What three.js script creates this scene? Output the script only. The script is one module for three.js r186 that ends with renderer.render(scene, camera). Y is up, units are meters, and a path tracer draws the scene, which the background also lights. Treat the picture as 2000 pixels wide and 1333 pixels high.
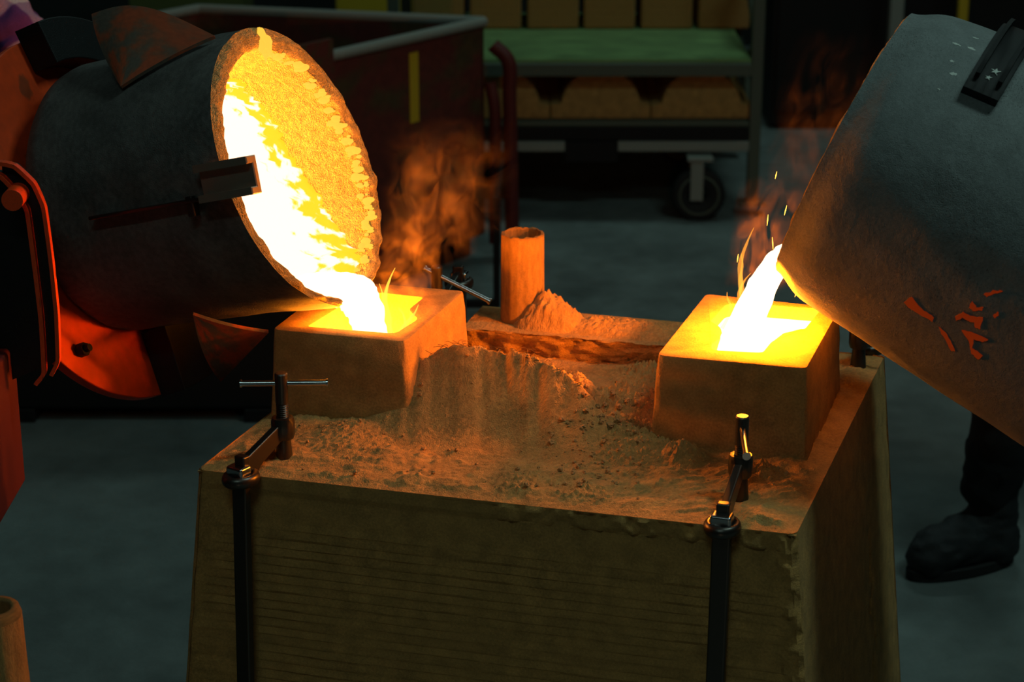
import * as THREE from 'three';
import { RoundedBoxGeometry } from 'three/addons/geometries/RoundedBoxGeometry.js';
import { mergeGeometries, mergeVertices, toCreasedNormals } from 'three/addons/utils/BufferGeometryUtils.js';
import { RectAreaLightUniformsLib } from 'three/addons/lights/RectAreaLightUniformsLib.js';
import { Brush, Evaluator, INTERSECTION } from 'three-bvh-csg';
import { createNoise2D, createNoise3D } from 'simplex-noise';

// ---------------------------------------------------------------- camera, light, exposure
RectAreaLightUniformsLib.init();
const scene = new THREE.Scene();
scene.background = new THREE.Color(0x000000);
const camera = new THREE.PerspectiveCamera(2 * Math.atan(666.5 / 4000) * 180 / Math.PI, 2000 / 1333, 0.05, 60);
camera.position.set(0, 2, 0);
camera.rotation.x = -19 * Math.PI / 180;
camera.focus = 3.05;
camera.userData.fStop = 5.6;
const renderer = new THREE.WebGLRenderer({ antialias: true });
renderer.toneMapping = THREE.LinearToneMapping;
renderer.toneMappingExposure = 1.0;
renderer.shadowMap.enabled = true;
renderer.shadowMap.type = THREE.PCFSoftShadowMap;

const ROOM_LIGHT = new THREE.Color().setRGB(0.64, 1.0, 0.91);
const HOT = new THREE.Color().setRGB(1.0, 0.235, 0.002);      // colour of the light from the molten iron
// unseen ceiling fixtures, placed and tuned for the cool fill light: [x, z, nits]
const CEILING_LIGHTS = [[-0.6, 0.5, 14], [2.1, -2.5, 28], [-2.6, -7.2, 4], [1.4, -7.5, 14]];
// lamps inside the glowing iron: intensities in candela
const LAMP = { mouthA: 1.5, ladleA: 0.5, streamA: 0.6, poolA: 1.2, mouthB: 1.8, streamB: 1.4, poolB: 0.8 };

// ---------------------------------------------------------------- helpers
const V = (x, y, z) => new THREE.Vector3(x, y, z);
let seed = 12345;
const rnd = () => { seed = (seed * 1664525 + 1013904223) >>> 0; return seed / 4294967296; };
const n2 = createNoise2D(rnd), n3 = createNoise3D(rnd);
const fbm2 = (x, y, o = 4) => { let s = 0, a = 0.5; for (let i = 0; i < o; i++) { s += a * n2(x, y); x = x * 2.03 + 7.1; y = y * 2.03 - 3.7; a *= 0.5; } return s; };
const clamp = (x, a = 0, b = 1) => Math.min(b, Math.max(a, x));
const smooth = (a, b, x) => { const t = clamp((x - a) / (b - a)); return t * t * (3 - 2 * t); };
const lerp = (a, b, t) => a + (b - a) * t;
const gauss = (x, s) => Math.exp(-x * x / (2 * s * s));
const table = (t, x) => { for (let i = 1; i < t.length; i++) if (x <= t[i][0]) return lerp(t[i - 1][1], t[i][1], clamp((x - t[i - 1][0]) / (t[i][0] - t[i - 1][0]))); return t[t.length - 1][1]; };

const taken = {};
function numbered(name) { const k = taken[name] = (taken[name] ?? -1) + 1; return k ? name + '_' + String(k).padStart(3, '0') : name; }
function tag(o, label, category, group, kind) { Object.assign(o.userData, { label, category }); if (group) o.userData.group = group; if (kind) o.userData.kind = kind; return o; }
function thing(name, label, category, group, pos) { const g = new THREE.Group(); g.name = numbered(name); scene.add(g); if (pos) g.position.copy(pos); return tag(g, label, category, group); }
function mesh(name, geo, mat, parent = scene) {
  const m = new THREE.Mesh(geo, mat); m.name = parent === scene ? numbered(name) : name; m.castShadow = m.receiveShadow = true; parent.add(m); return m;
}
function struct(name, geo, mat) { const m = mesh(name, geo, mat); m.userData.kind = 'structure'; return m; }
const boxAt = (w, h, d, x = 0, y = 0, z = 0, r = 0) => { const g = r ? new RoundedBoxGeometry(w, h, d, 2, r) : new THREE.BoxGeometry(w, h, d); g.translate(x, y, z); return g; };
function cylBetween(a, b, r0, r1 = r0, seg = 20) {
  const d = b.clone().sub(a), g = new THREE.CylinderGeometry(r1, r0, d.length(), seg);
  g.translate(0, d.length() / 2, 0); g.applyQuaternion(new THREE.Quaternion().setFromUnitVectors(V(0, 1, 0), d.normalize())); g.translate(a.x, a.y, a.z); return g;
}
const merged = (list) => mergeGeometries(list.map((g) => { const h = g.index ? g.toNonIndexed() : g; for (const k of Object.keys(h.attributes)) if (!['position', 'normal', 'uv'].includes(k)) h.deleteAttribute(k); return h; }));
// grid surface from f(u, v) -> Vector3; uv in metres by scale
function grid(nu, nv, f, su = 1, sv = 1, closeU = false) {
  const pos = [], uv = [], idx = [];
  for (let j = 0; j <= nv; j++) for (let i = 0; i <= nu; i++) { const p = f(closeU && i === nu ? 0 : i / nu, j / nv); pos.push(p.x, p.y, p.z); uv.push(i / nu * su, j / nv * sv); }
  for (let j = 0; j < nv; j++) for (let i = 0; i < nu; i++) { const a = j * (nu + 1) + i, b = a + 1, c = a + nu + 1, d = c + 1; idx.push(a, b, d, a, d, c); }
  const g = new THREE.BufferGeometry();
  g.setAttribute('position', new THREE.Float32BufferAttribute(pos, 3)); g.setAttribute('uv', new THREE.Float32BufferAttribute(uv, 2)); g.setIndex(idx); g.computeVertexNormals();
  if (closeU) { const n = g.attributes.normal; for (let j = 0; j <= nv; j++) { const a = j * (nu + 1), b = a + nu; const v = V(n.getX(a) + n.getX(b), n.getY(a) + n.getY(b), n.getZ(a) + n.getZ(b)).normalize(); n.setXYZ(a, v.x, v.y, v.z); n.setXYZ(b, v.x, v.y, v.z); } }
  return g;
}
// swept body: points, half widths across `side` and across the third axis; closed ends
function sweep(points, rx, ry, side, nSeg = 40, nRound = 24, wobble = 0) {
  const curve = new THREE.CatmullRomCurve3(points), n = points.length - 1;
  const at = (arr, t) => { if (!Array.isArray(arr)) return arr; const q = t * (arr.length - 1), i = Math.min(arr.length - 2, Math.floor(q)); return lerp(arr[i], arr[i + 1], q - i); };
  const g = grid(nRound, nSeg + 2, (u, v) => {
    let k = Math.round(v * (nSeg + 2)) - 1, cap = 1; if (k < 0) { k = 0; cap = 0; } if (k > nSeg) { k = nSeg; cap = 0; }
    const t = k / nSeg, p = curve.getPoint(t), tan = curve.getTangent(t), s = side.clone().sub(tan.clone().multiplyScalar(side.dot(tan))).normalize(), w = tan.clone().cross(s);
    const a = u * 2 * Math.PI, wob = wobble ? 1 + wobble * n3(Math.cos(a) * 1.3, Math.sin(a) * 1.3, t * n * 2.2) : 1;
    return p.addScaledVector(s, Math.cos(a) * at(rx, t) * cap * wob).addScaledVector(w, Math.sin(a) * at(ry, t) * cap * wob);
  }, 1, 1, true);
  return g;
}
function surfaceNet(min, max, cell, f) {
  const nx = Math.ceil((max.x - min.x) / cell) + 1, ny = Math.ceil((max.y - min.y) / cell) + 1, nz = Math.ceil((max.z - min.z) / cell) + 1;
  const F = new Float32Array(nx * ny * nz), id = (i, j, k) => i + nx * (j + ny * k);
  for (let k = 0; k < nz; k++) for (let j = 0; j < ny; j++) for (let i = 0; i < nx; i++) F[id(i, j, k)] = f(min.x + i * cell, min.y + j * cell, min.z + k * cell);
  const vid = new Int32Array(nx * ny * nz).fill(-1), pos = [], idx = [];
  const C = [[0, 0, 0], [1, 0, 0], [0, 1, 0], [1, 1, 0], [0, 0, 1], [1, 0, 1], [0, 1, 1], [1, 1, 1]], E = [[0, 1], [2, 3], [4, 5], [6, 7], [0, 2], [1, 3], [4, 6], [5, 7], [0, 4], [1, 5], [2, 6], [3, 7]];
  for (let k = 0; k < nz - 1; k++) for (let j = 0; j < ny - 1; j++) for (let i = 0; i < nx - 1; i++) {
    let x = 0, y = 0, z = 0, c = 0;
    for (const [a, b] of E) {
      const A = C[a], B = C[b], fa = F[id(i + A[0], j + A[1], k + A[2])], fb = F[id(i + B[0], j + B[1], k + B[2])];
      if ((fa < 0) !== (fb < 0)) { const t = fa / (fa - fb); x += A[0] + t * (B[0] - A[0]); y += A[1] + t * (B[1] - A[1]); z += A[2] + t * (B[2] - A[2]); c++; }
    }
    if (c) { vid[id(i, j, k)] = pos.length / 3; pos.push(min.x + (i + x / c) * cell, min.y + (j + y / c) * cell, min.z + (k + z / c) * cell); }
  }
  for (let k = 1; k < nz - 1; k++) for (let j = 1; j < ny - 1; j++) for (let i = 1; i < nx - 1; i++) {
    const s = F[id(i, j, k)] < 0;
    const quad = (a, b, c, d, flip) => { if (a < 0 || b < 0 || c < 0 || d < 0) return; if (flip) idx.push(a, c, b, a, d, c); else idx.push(a, b, c, a, c, d); };
    if (s !== F[id(i + 1, j, k)] < 0) quad(vid[id(i, j - 1, k - 1)], vid[id(i, j, k - 1)], vid[id(i, j, k)], vid[id(i, j - 1, k)], !s);
    if (s !== F[id(i, j + 1, k)] < 0) quad(vid[id(i - 1, j, k - 1)], vid[id(i - 1, j, k)], vid[id(i, j, k)], vid[id(i, j, k - 1)], !s);
    if (s !== F[id(i, j, k + 1)] < 0) quad(vid[id(i - 1, j - 1, k)], vid[id(i, j - 1, k)], vid[id(i, j, k)], vid[id(i - 1, j, k)], !s);
  }
  const g = new THREE.BufferGeometry(); g.setAttribute('position', new THREE.Float32BufferAttribute(pos, 3)); g.setIndex(idx); g.computeVertexNormals();
  g.setAttribute('uv', new THREE.Float32BufferAttribute(Array.from({ length: pos.length / 3 * 2 }, (_, q) => pos[(q >> 1) * 3 + (q & 1)]), 2));
  return g;
}
const smin = (a, b, k) => { const h = clamp(0.5 + 0.5 * (b - a) / k); return lerp(b, a, h) - k * h * (1 - h); };
function capsule(a, b, ra, rb) { // tapered, as a distance function
  const dx = b[0] - a[0], dy = b[1] - a[1], dz = b[2] - a[2], l = dx * dx + dy * dy + dz * dz || 1;
  return (x, y, z) => { const t = clamp(((x - a[0]) * dx + (y - a[1]) * dy + (z - a[2]) * dz) / l); return Math.hypot(x - a[0] - t * dx, y - a[1] - t * dy, z - a[2] - t * dz) - lerp(ra, rb, t); };
}

// ---------------------------------------------------------------- textures: grain, stains, weave
function dataTex(size, f, srgb, repeat = 1) {
  const d = new Uint8Array(size * size * 4);
  for (let y = 0; y < size; y++) for (let x = 0; x < size; x++) { const c = f(x / size, y / size), o = (y * size + x) * 4; for (let k = 0; k < 3; k++) d[o + k] = clamp(c[k]) * 255; d[o + 3] = 255; }
  const t = new THREE.DataTexture(d, size, size); t.wrapS = t.wrapT = THREE.RepeatWrapping; t.magFilter = THREE.LinearFilter; t.minFilter = THREE.LinearMipmapLinearFilter; t.generateMipmaps = true;
  if (srgb) t.colorSpace = THREE.SRGBColorSpace; t.repeat.set(repeat, repeat); t.needsUpdate = true; return t;
}
// noise that tiles: simplex on a torus folded to 3-D by blending
const tileNoise = (u, v, s, o = 4) => { const A = (x, y) => fbm2(x * s + 11, y * s + 5, o); const a = A(u, v), b = A(u - 1, v), c = A(u, v - 1), d = A(u - 1, v - 1); return lerp(lerp(a, b, u), lerp(c, d, u), v) * 1.25; };
const rep = (t, r) => { const c = t.clone(); c.repeat.set(r, r); c.needsUpdate = true; return c; };
const speck = dataTex(512, () => { const v = 0.5 + 0.5 * (rnd() - 0.5) + 0.25 * (rnd() - 0.5); return [v, v, v]; });
const grainBump = dataTex(512, (u, v) => { const g = 0.5 + 0.32 * tileNoise(u, v, 60, 3) + 0.25 * tileNoise(u, v, 16, 3) + 0.18 * (rnd() - 0.5); return [g, g, g]; });
const sandColor = dataTex(512, (u, v) => { const k = 1 + 0.16 * tileNoise(u, v, 5) + 0.14 * tileNoise(u, v, 40, 2) + 0.12 * (rnd() - 0.5); return [0.70 * k, 0.53 * k, 0.30 * k]; }, true);
const sootColor = dataTex(512, (u, v) => { const k = 0.31 + 0.09 * tileNoise(u, v, 4, 5) + 0.07 * tileNoise(u, v, 30, 2) + 0.05 * (rnd() - 0.5); return [k * 1.02, k, k * 0.97]; }, true);
const greyShell = dataTex(512, (u, v) => { const p = tileNoise(u, v, 70, 2) < -0.52 ? 0.55 : 1, k = (0.43 + 0.05 * tileNoise(u, v, 5, 4) + 0.05 * tileNoise(u, v, 45, 2) + 0.04 * (rnd() - 0.5)) * p; return [k * 0.95, k, k]; }, true);
const pitBump = dataTex(512, (u, v) => { const g = 0.6 + 0.15 * tileNoise(u, v, 9, 4) + (tileNoise(u, v, 55, 2) < -0.5 ? -0.35 : 0) + 0.12 * tileNoise(u, v, 90, 1); return [g, g, g]; });
const floorColor = dataTex(1024, (u, v) => { const k = 0.46 + 0.11 * tileNoise(u, v, 6, 6) + 0.05 * tileNoise(u, v, 25, 4) + 0.03 * (rnd() - 0.5); return [k * 0.93, k, k * 0.985]; }, true);
const paintColor = dataTex(512, (u, v) => { const w = smooth(0.30, 0.6, tileNoise(u, v, 6, 5)), k = 1 + 0.1 * tileNoise(u, v, 18, 3); return [lerp(0.92, 0.62, w) * k, lerp(0.28, 0.24, w) * k, lerp(0.05, 0.10, w) * k]; }, true);
const binColor = dataTex(512, (u, v) => { const w = smooth(-0.1, 0.4, tileNoise(u, v, 4, 5)), k = 1 + 0.2 * tileNoise(u, v, 22, 3); return [lerp(0.38, 0.30, w) * k, lerp(0.15, 0.23, w) * k, lerp(0.11, 0.12, w) * k]; }, true);
const greenColor = dataTex(256, (u, v) => { const k = 1 + 0.22 * tileNoise(u, v, 5, 5); return [0.46 * k, 0.58 * k, 0.36 * k]; }, true);
const liningColor = dataTex(512, (u, v) => { const k = 1 + 0.22 * tileNoise(u, v, 14, 4) + 0.2 * tileNoise(u, v, 60, 2); return [0.80 * k, 0.70 * k, 0.46 * k]; }, true);

const M = {};
const std = (o) => new THREE.MeshStandardMaterial(o);
const hotMat = (r, g, b, extra = {}) => { const m = std({ color: 0x332211, roughness: 0.9, ...extra }); m.emissive = new THREE.Color().setRGB(r, g, b); return m; };
M.sand = std({ map: rep(sandColor, 3), bumpMap: rep(grainBump, 5), bumpScale: 0.0025, roughness: 1 });
M.core = std({ map: rep(sandColor, 4), bumpMap: rep(grainBump, 9), bumpScale: 0.0012, roughness: 1 });
M.floor = std({ map: floorColor, bumpMap: rep(grainBump, 2), bumpScale: 0.002, roughness: 0.75 });
M.wall = std({ color: 0x2a2c2a, roughness: 0.95 });
M.ceiling = std({ color: 0x3a3c3b, roughness: 0.95 });
M.soot = std({ map: rep(sootColor, 2), bumpMap: rep(pitBump, 3), bumpScale: 0.002, roughness: 0.75 });
M.greyShell = std({ map: rep(greyShell, 3), bumpMap: rep(pitBump, 5), bumpScale: 0.004, roughness: 0.72 });
M.lining = std({ map: rep(liningColor, 3), bumpMap: rep(grainBump, 4), bumpScale: 0.012, roughness: 1 });
M.orange = std({ map: rep(paintColor, 1.5), roughness: 0.55 });
M.black = std({ color: 0x111112, roughness: 0.6, metalness: 0.3, bumpMap: rep(pitBump, 4), bumpScale: 0.001 });
M.chrome = std({ color: 0xb9bcbf, roughness: 0.22, metalness: 1 });
M.darkSteel = std({ color: 0x55504c, roughness: 0.36, metalness: 0.9 });

M.bin = std({ map: binColor, roughness: 0.7 });
M.binRim = std({ color: 0x8d9088, roughness: 0.7 });
M.redPaint = std({ color: 0x5a150f, roughness: 0.6 });
M.mottled = std({ map: rep(dataTex(256, (u, v) => { const w = smooth(-0.25, 0.3, tileNoise(u, v, 3, 5)), k = 1 + 0.15 * tileNoise(u, v, 20, 3); return [lerp(0.62, 0.34, w) * k, lerp(0.27, 0.30, w) * k, lerp(0.14, 0.26, w) * k]; }, true), 3), roughness: 0.8 });  // orange and grey-brown mottle, mixed by noise
M.yellow = std({ color: 0xc9a61c, roughness: 0.7 });
M.green = std({ map: greenColor, roughness: 0.8 });
M.cartSteel = std({ color: 0x5e6558, roughness: 0.7, metalness: 0.2 });
M.rubber = std({ color: 0x191919, roughness: 0.8 });
M.splash = std({ color: 0xb9beb8, roughness: 0.8 });
M.cloth = std({ color: 0x1a1d20, roughness: 1, bumpMap: rep(grainBump, 6), bumpScale: 0.003 });
M.leather = std({ color: 0x25272a, roughness: 0.7, bumpMap: rep(grainBump, 6), bumpScale: 0.002 });
M.skin = std({ color: 0xb98463, roughness: 0.65 });
M.glove = std({ color: 0x8a7038, roughness: 0.95 });
M.iron = hotMat(2.4, 1.8, 1.05);
const slagGlow = dataTex(512, (u, v) => { const w = smooth(-0.16, 0.12, 0.9 * fbm2(u * 24, v * 7 + u * 9, 5) + 3.2 * (0.86 - v)); return [1, lerp(0.5, 1, w), lerp(0.02, 1, w)]; }, false); // slag streaks, thinning to grains at the ragged edge
M.slag = hotMat(1.9, 1.4, 0.95, { emissiveMap: slagGlow });
M.clipSteel = std({ color: 0xb0a292, roughness: 0.38, metalness: 0.75 });
M.crust = hotMat(1.2, 0.62, 0.06);
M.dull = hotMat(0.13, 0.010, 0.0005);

function hotLamp(parent, p, cd, radius) {
  const l = new THREE.PointLight(HOT, cd); l.position.copy(p); l.castShadow = true; l.shadow.radius = radius / 0.02; l.shadow.bias = -0.002; l.name = 'glow_light'; parent.add(l); parent.castShadow = false;
}

// ---------------------------------------------------------------- the hall
{
  const X0 = -5.5, X1 = 5.5, Z0 = -10.5, Z1 = 3, H = 4.6, T = 0.2;
  const flat = (g, s) => { const p = g.attributes.position, uv = g.attributes.uv; for (let i = 0; i < p.count; i++) uv.setXY(i, p.getX(i) / s, p.getZ(i) / s); return g; };
  struct('floor', flat(boxAt(X1 - X0, T, Z1 - Z0, 0, -T / 2, (Z0 + Z1) / 2), 3), M.floor);
  struct('ceiling', boxAt(X1 - X0, T, Z1 - Z0, 0, H + T / 2, (Z0 + Z1) / 2), M.ceiling);
  struct('wall_back', boxAt(X1 - X0 + 2 * T, H, T, 0, H / 2, Z0 - T / 2), M.wall);
  struct('wall_front', boxAt(X1 - X0 + 2 * T, H, T, 0, H / 2, Z1 + T / 2), M.wall);
  struct('wall_left', boxAt(T, H, Z1 - Z0, X0 - T / 2, H / 2, (Z0 + Z1) / 2), M.wall);
  struct('wall_right', boxAt(T, H, Z1 - Z0, X1 + T / 2, H / 2, (Z0 + Z1) / 2), M.wall);
  const places = ['above the aisle beside the tilted dark ladle', 'above the worker beside the grey ladle', 'above the dark red bin', 'above the trolley of sand moulds'];
  CEILING_LIGHTS.forEach(([x, z, nits], i) => {
    const t = thing('fill_ceiling_light', 'unseen ceiling fill light ' + places[i], 'lamp', 'ceiling fixtures', V(x, H, z));
    mesh('housing', boxAt(1.5, 0.08, 0.34, 0, -0.04, 0, 0.01), M.cartSteel, t);
    const d = std({ color: 0xdddddd }); d.emissive = ROOM_LIGHT.clone(); d.emissiveIntensity = 0.8;
    mesh('diffuser', boxAt(1.4, 0.02, 0.28, 0, -0.09, 0), d, t);
    const l = new THREE.RectAreaLight(ROOM_LIGHT, nits, 1.4, 0.28); l.position.set(0, -0.105, 0); l.rotation.x = -Math.PI / 2; t.add(l);
  });
}

// ---------------------------------------------------------------- sand mould block
const TOP = 0.85, FL = V(-0.459, TOP, -2.763), FR = V(0.3845, TOP, -2.535), BR = V(0.630, TOP, -3.265), BL = V(-0.212, TOP, -3.475);
const bil = (s, t) => { const a = FL.clone().lerp(FR, s), b = BL.clone().lerp(BR, s); return a.lerp(b, t); };
{
  const t = thing('sand_mould', 'large tan sand mould block with ribbed front standing on the floor', 'sand mould');
  const corners = [FL, FR, BR, BL], mid = bil(0.5, 0.5);
  const out = corners.map((c, i) => { // draft: outward at the floor by 9 cm on both faces of the corner
    const nrm = (a, b) => { const d = b.clone().sub(a); return V(d.z, 0, -d.x).normalize().multiplyScalar(-1); };
    const p = corners[(i + 3) % 4], q = corners[(i + 1) % 4], a = nrm(p, c), b = nrm(c, q);
    const side = (k) => (k % 2 ? 0.088 : 0.03); return c.clone().addScaledVector(a, side((i + 3) % 4)).addScaledVector(b, side(i)).setY(0);
  });
  const face = (i, nu, nv, disp) => {
    const a = corners[i], b = corners[(i + 1) % 4], A = out[i], B = out[(i + 1) % 4], d = b.clone().sub(a), w = d.length(), nn = V(-d.z, 0, d.x).normalize();
    return grid(nu, nv, (u, v) => {
      const vv = 1 - v, p = a.clone().lerp(b, u).lerp(A.clone().lerp(B, u), vv);
      const e = Math.min(u, 1 - u) * w; // soften the upright edges
      return p.addScaledVector(nn, disp(u * w, vv * TOP, w) * smooth(0, 0.006, vv * TOP) - 0.012 * Math.pow(1 - clamp(e / 0.012), 2) * 0.6);
    }, w, TOP);
  };
  const rough = (x, y) => 0.0022 * fbm2(x * 9, y * 9, 4);
  const ribs = (x, y, w) => {
    const e = 0.004 * n2(y * 14, 3.3), panel = smooth(0.012, 0.02, x) * smooth(0.028, 0.036, w - x - e + 0.004) * smooth(0.022, 0.03, y);
    const saw = ((y / 0.0142 + 0.25 * n2(x * 2, 8)) % 1 + 1) % 1, amp = 0.0032 * (0.55 + 0.6 * clamp(0.6 + fbm2(x * 4, y * 6, 3)));
    const fade = smooth(0.05, 0.09, y) * 0.8 + 0.2;
    return rough(x, y) - panel * 0.004 + panel * amp * fade * (saw < 0.72 ? saw / 0.72 : (1 - saw) / 0.28) + (panel < 0.5 && x > w / 2 ? 0.004 * n2(x * 30, y * 22) + 0.003 * n2(x * 60, y * 45) : 0);
  };
  const crack = (x, y) => { const c = 0.55 + 0.05 * n2(y * 7, 1) + 0.02 * n2(y * 25, 5); return rough(x, y) - 0.01 * gauss(x - c, 0.0035) * smooth(0.18, 0.3, y); };
  const body = mesh('body', merged([face(0, 170, 330, ribs), face(1, 120, 90, crack), face(2, 40, 30, rough), face(3, 60, 60, rough),
    grid(60, 60, (u, v) => bil(u, v).setY(TOP - 0.004), 0.87, 0.78)]), M.core, t);
  body.geometry = toCreasedNormals(body.geometry, 0.7);
}

// ---------------------------------------------------------------- loose sand on top of the block
const crestZ = (x) => -2.952 + 0.283 * (x + 0.03) + 1.2 * (x + 0.03) ** 2 + 0.004 * n2(x * 30, 2);
const CREST = [[-0.29, 0], [-0.24, 0.015], [-0.20, 0.042], [-0.155, 0.088], [-0.125, 0.105], [-0.09, 0.124], [-0.06, 0.128], [-0.03, 0.122], [-0.008, 0.118], [0.0, 0.126], [0.03, 0.119], [0.06, 0.110], [0.10, 0.09], [0.12, 0.07], [0.15, 0.03], [0.19, 0]];
function sandHeight(x, z, edge) {
  const sq = (q) => Math.min(1, 1.5 * q * q), clump = 0.5 * sq(n2(x * 55, z * 55)) + 0.32 * sq(n2(x * 110 + 4, z * 110)) + 0.18 * sq(n2(x * 200, z * 200));
  let h = 0.003 + 0.009 * clamp(0.3 + fbm2(x * 9, z * 13, 5)) + 0.005 * clamp(n2(x * 16 + 2 * n2(x * 5, z * 5), z * 34)) ** 2;
  const zc = crestZ(x), f = z - zc, H = table(CREST, x) * (1 + 0.03 * n2(x * 55, 7) * clamp(1 - f / 0.012));
  if (H > 0) {
    const foot = 0.16 + 0.02 * n2(x * 5, 1), q = f / foot;
    const face = f >= 0 ? (0.72 * Math.pow(clamp(1 - q), 2.3) + 0.28 * Math.pow(clamp(1 - q), 1.2)) : clamp(1 + f / 0.035);
    const fold = f > 0 ? 0.005 * (gauss(x + 0.003 - 0.25 * f, 0.006) - gauss(x + 0.014 - 0.2 * f, 0.006)) * clamp(1 - q * 2.5) : 0;
    const smoothFace = f > 0 ? 0.95 * gauss(x - 0.01, 0.13) * clamp(1.3 - q) : 0.2;
    const m = H * face + fold + (1 - smoothFace) * 0.003 * fbm2(x * 22, z * 22, 3) * clamp(face * 2);
    h = Math.max(h, m + 0.25 * h);
  }
  const heap = (cx, cz, r, a, c) => { const d = Math.hypot(x - cx, z - cz) / r; h = Math.max(h, a * Math.exp(-d * d) * (1 - c + 2 * c * clump)); };
  heap(0.175, -2.985, 0.085, 0.056, 0.16); heap(0.155, -2.86, 0.095, 0.036, 0.2); heap(0.10, -2.975, 0.05, 0.08, 0.12);
  heap(-0.085, -3.03, 0.055, 0.095, 0.25); heap(-0.03, -3.0, 0.05, 0.08, 0.2); heap(-0.24, -2.89, 0.08, 0.022, 0.12); heap(-0.31, -2.93, 0.06, 0.016, 0.1);
  heap(0.25, -2.80, 0.035, 0.034, 0.25); heap(0.36, -2.745, 0.03, 0.022, 0.4); heap(0.22, -3.15, 0.06, 0.03, 0.5); heap(0.02, -2.70, 0.05, 0.016, 0.4); heap(0.10, -2.665, 0.05, 0.014, 0.4);
  const trough = gauss((x - 0.09) / 0.1, 1) * gauss((z + 3.12) / 0.06, 1);
  h = lerp(h, 0.002, clamp(trough * 0.9));
  return h * smooth(0, 0.05, edge) + 0.0008 + 0.002 * smooth(0, 0.02, edge) * clump;
}
{
  const g = grid(360, 330, (u, v) => {
    const p = bil(u, v), e = Math.min(u * 0.87, (1 - u) * 0.87, v * 0.78, (1 - v) * 0.78), rag = 0.004 * n2(p.x * 40, p.z * 40);
    p.y = TOP - 0.003 + sandHeight(p.x, p.z, e + rag); return p;
  }, 0.87, 0.78);
  tag(mesh('loose_sand', g, M.sand), 'loose tan sand heaped in a steep ridge on top of the mould', 'sand', null, 'stuff');
  // crumbs
  const crumb = new THREE.IcosahedronGeometry(1, 1), cp = crumb.attributes.position;
  for (let i = 0; i < cp.count; i++) { const k = 0.8 + 0.35 * n3(cp.getX(i) * 1.2, cp.getY(i) * 1.2, cp.getZ(i) * 1.2); cp.setXYZ(i, cp.getX(i) * k, cp.getY(i) * k, cp.getZ(i) * k); }
  crumb.computeVertexNormals();
  const N = 700, im = new THREE.InstancedMesh(crumb, std({ color: 0xb08a58, roughness: 1 }), N), m4 = new THREE.Matrix4(), q = new THREE.Quaternion();
  for (let i = 0; i < N; i++) {
    const near = i < 300; let u = 0.05 + 0.9 * rnd(), v = 0.04 + 0.9 * rnd(); if (near) { u = 0.62 + 0.11 * (rnd() + rnd() - 1); v = 0.33 + 0.3 * (rnd() + rnd() - 1); }
    const p = bil(u, v), s = (0.0012 + 0.0035 * rnd() ** 3) * (near ? 1.3 : 1); p.y = TOP - 0.003 + sandHeight(p.x, p.z, 1) + s * 0.3;
    m4.compose(p, q.setFromEuler(new THREE.Euler(rnd() * 6, rnd() * 6, rnd() * 6)), V(s, s * 0.8, s)); im.setMatrixAt(i, m4);
  }
  im.name = 'sand_crumbs'; im.castShadow = im.receiveShadow = true; scene.add(im);
  tag(im, 'small sand crumbs scattered over the loose sand', 'sand', null, 'stuff');
}

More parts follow.
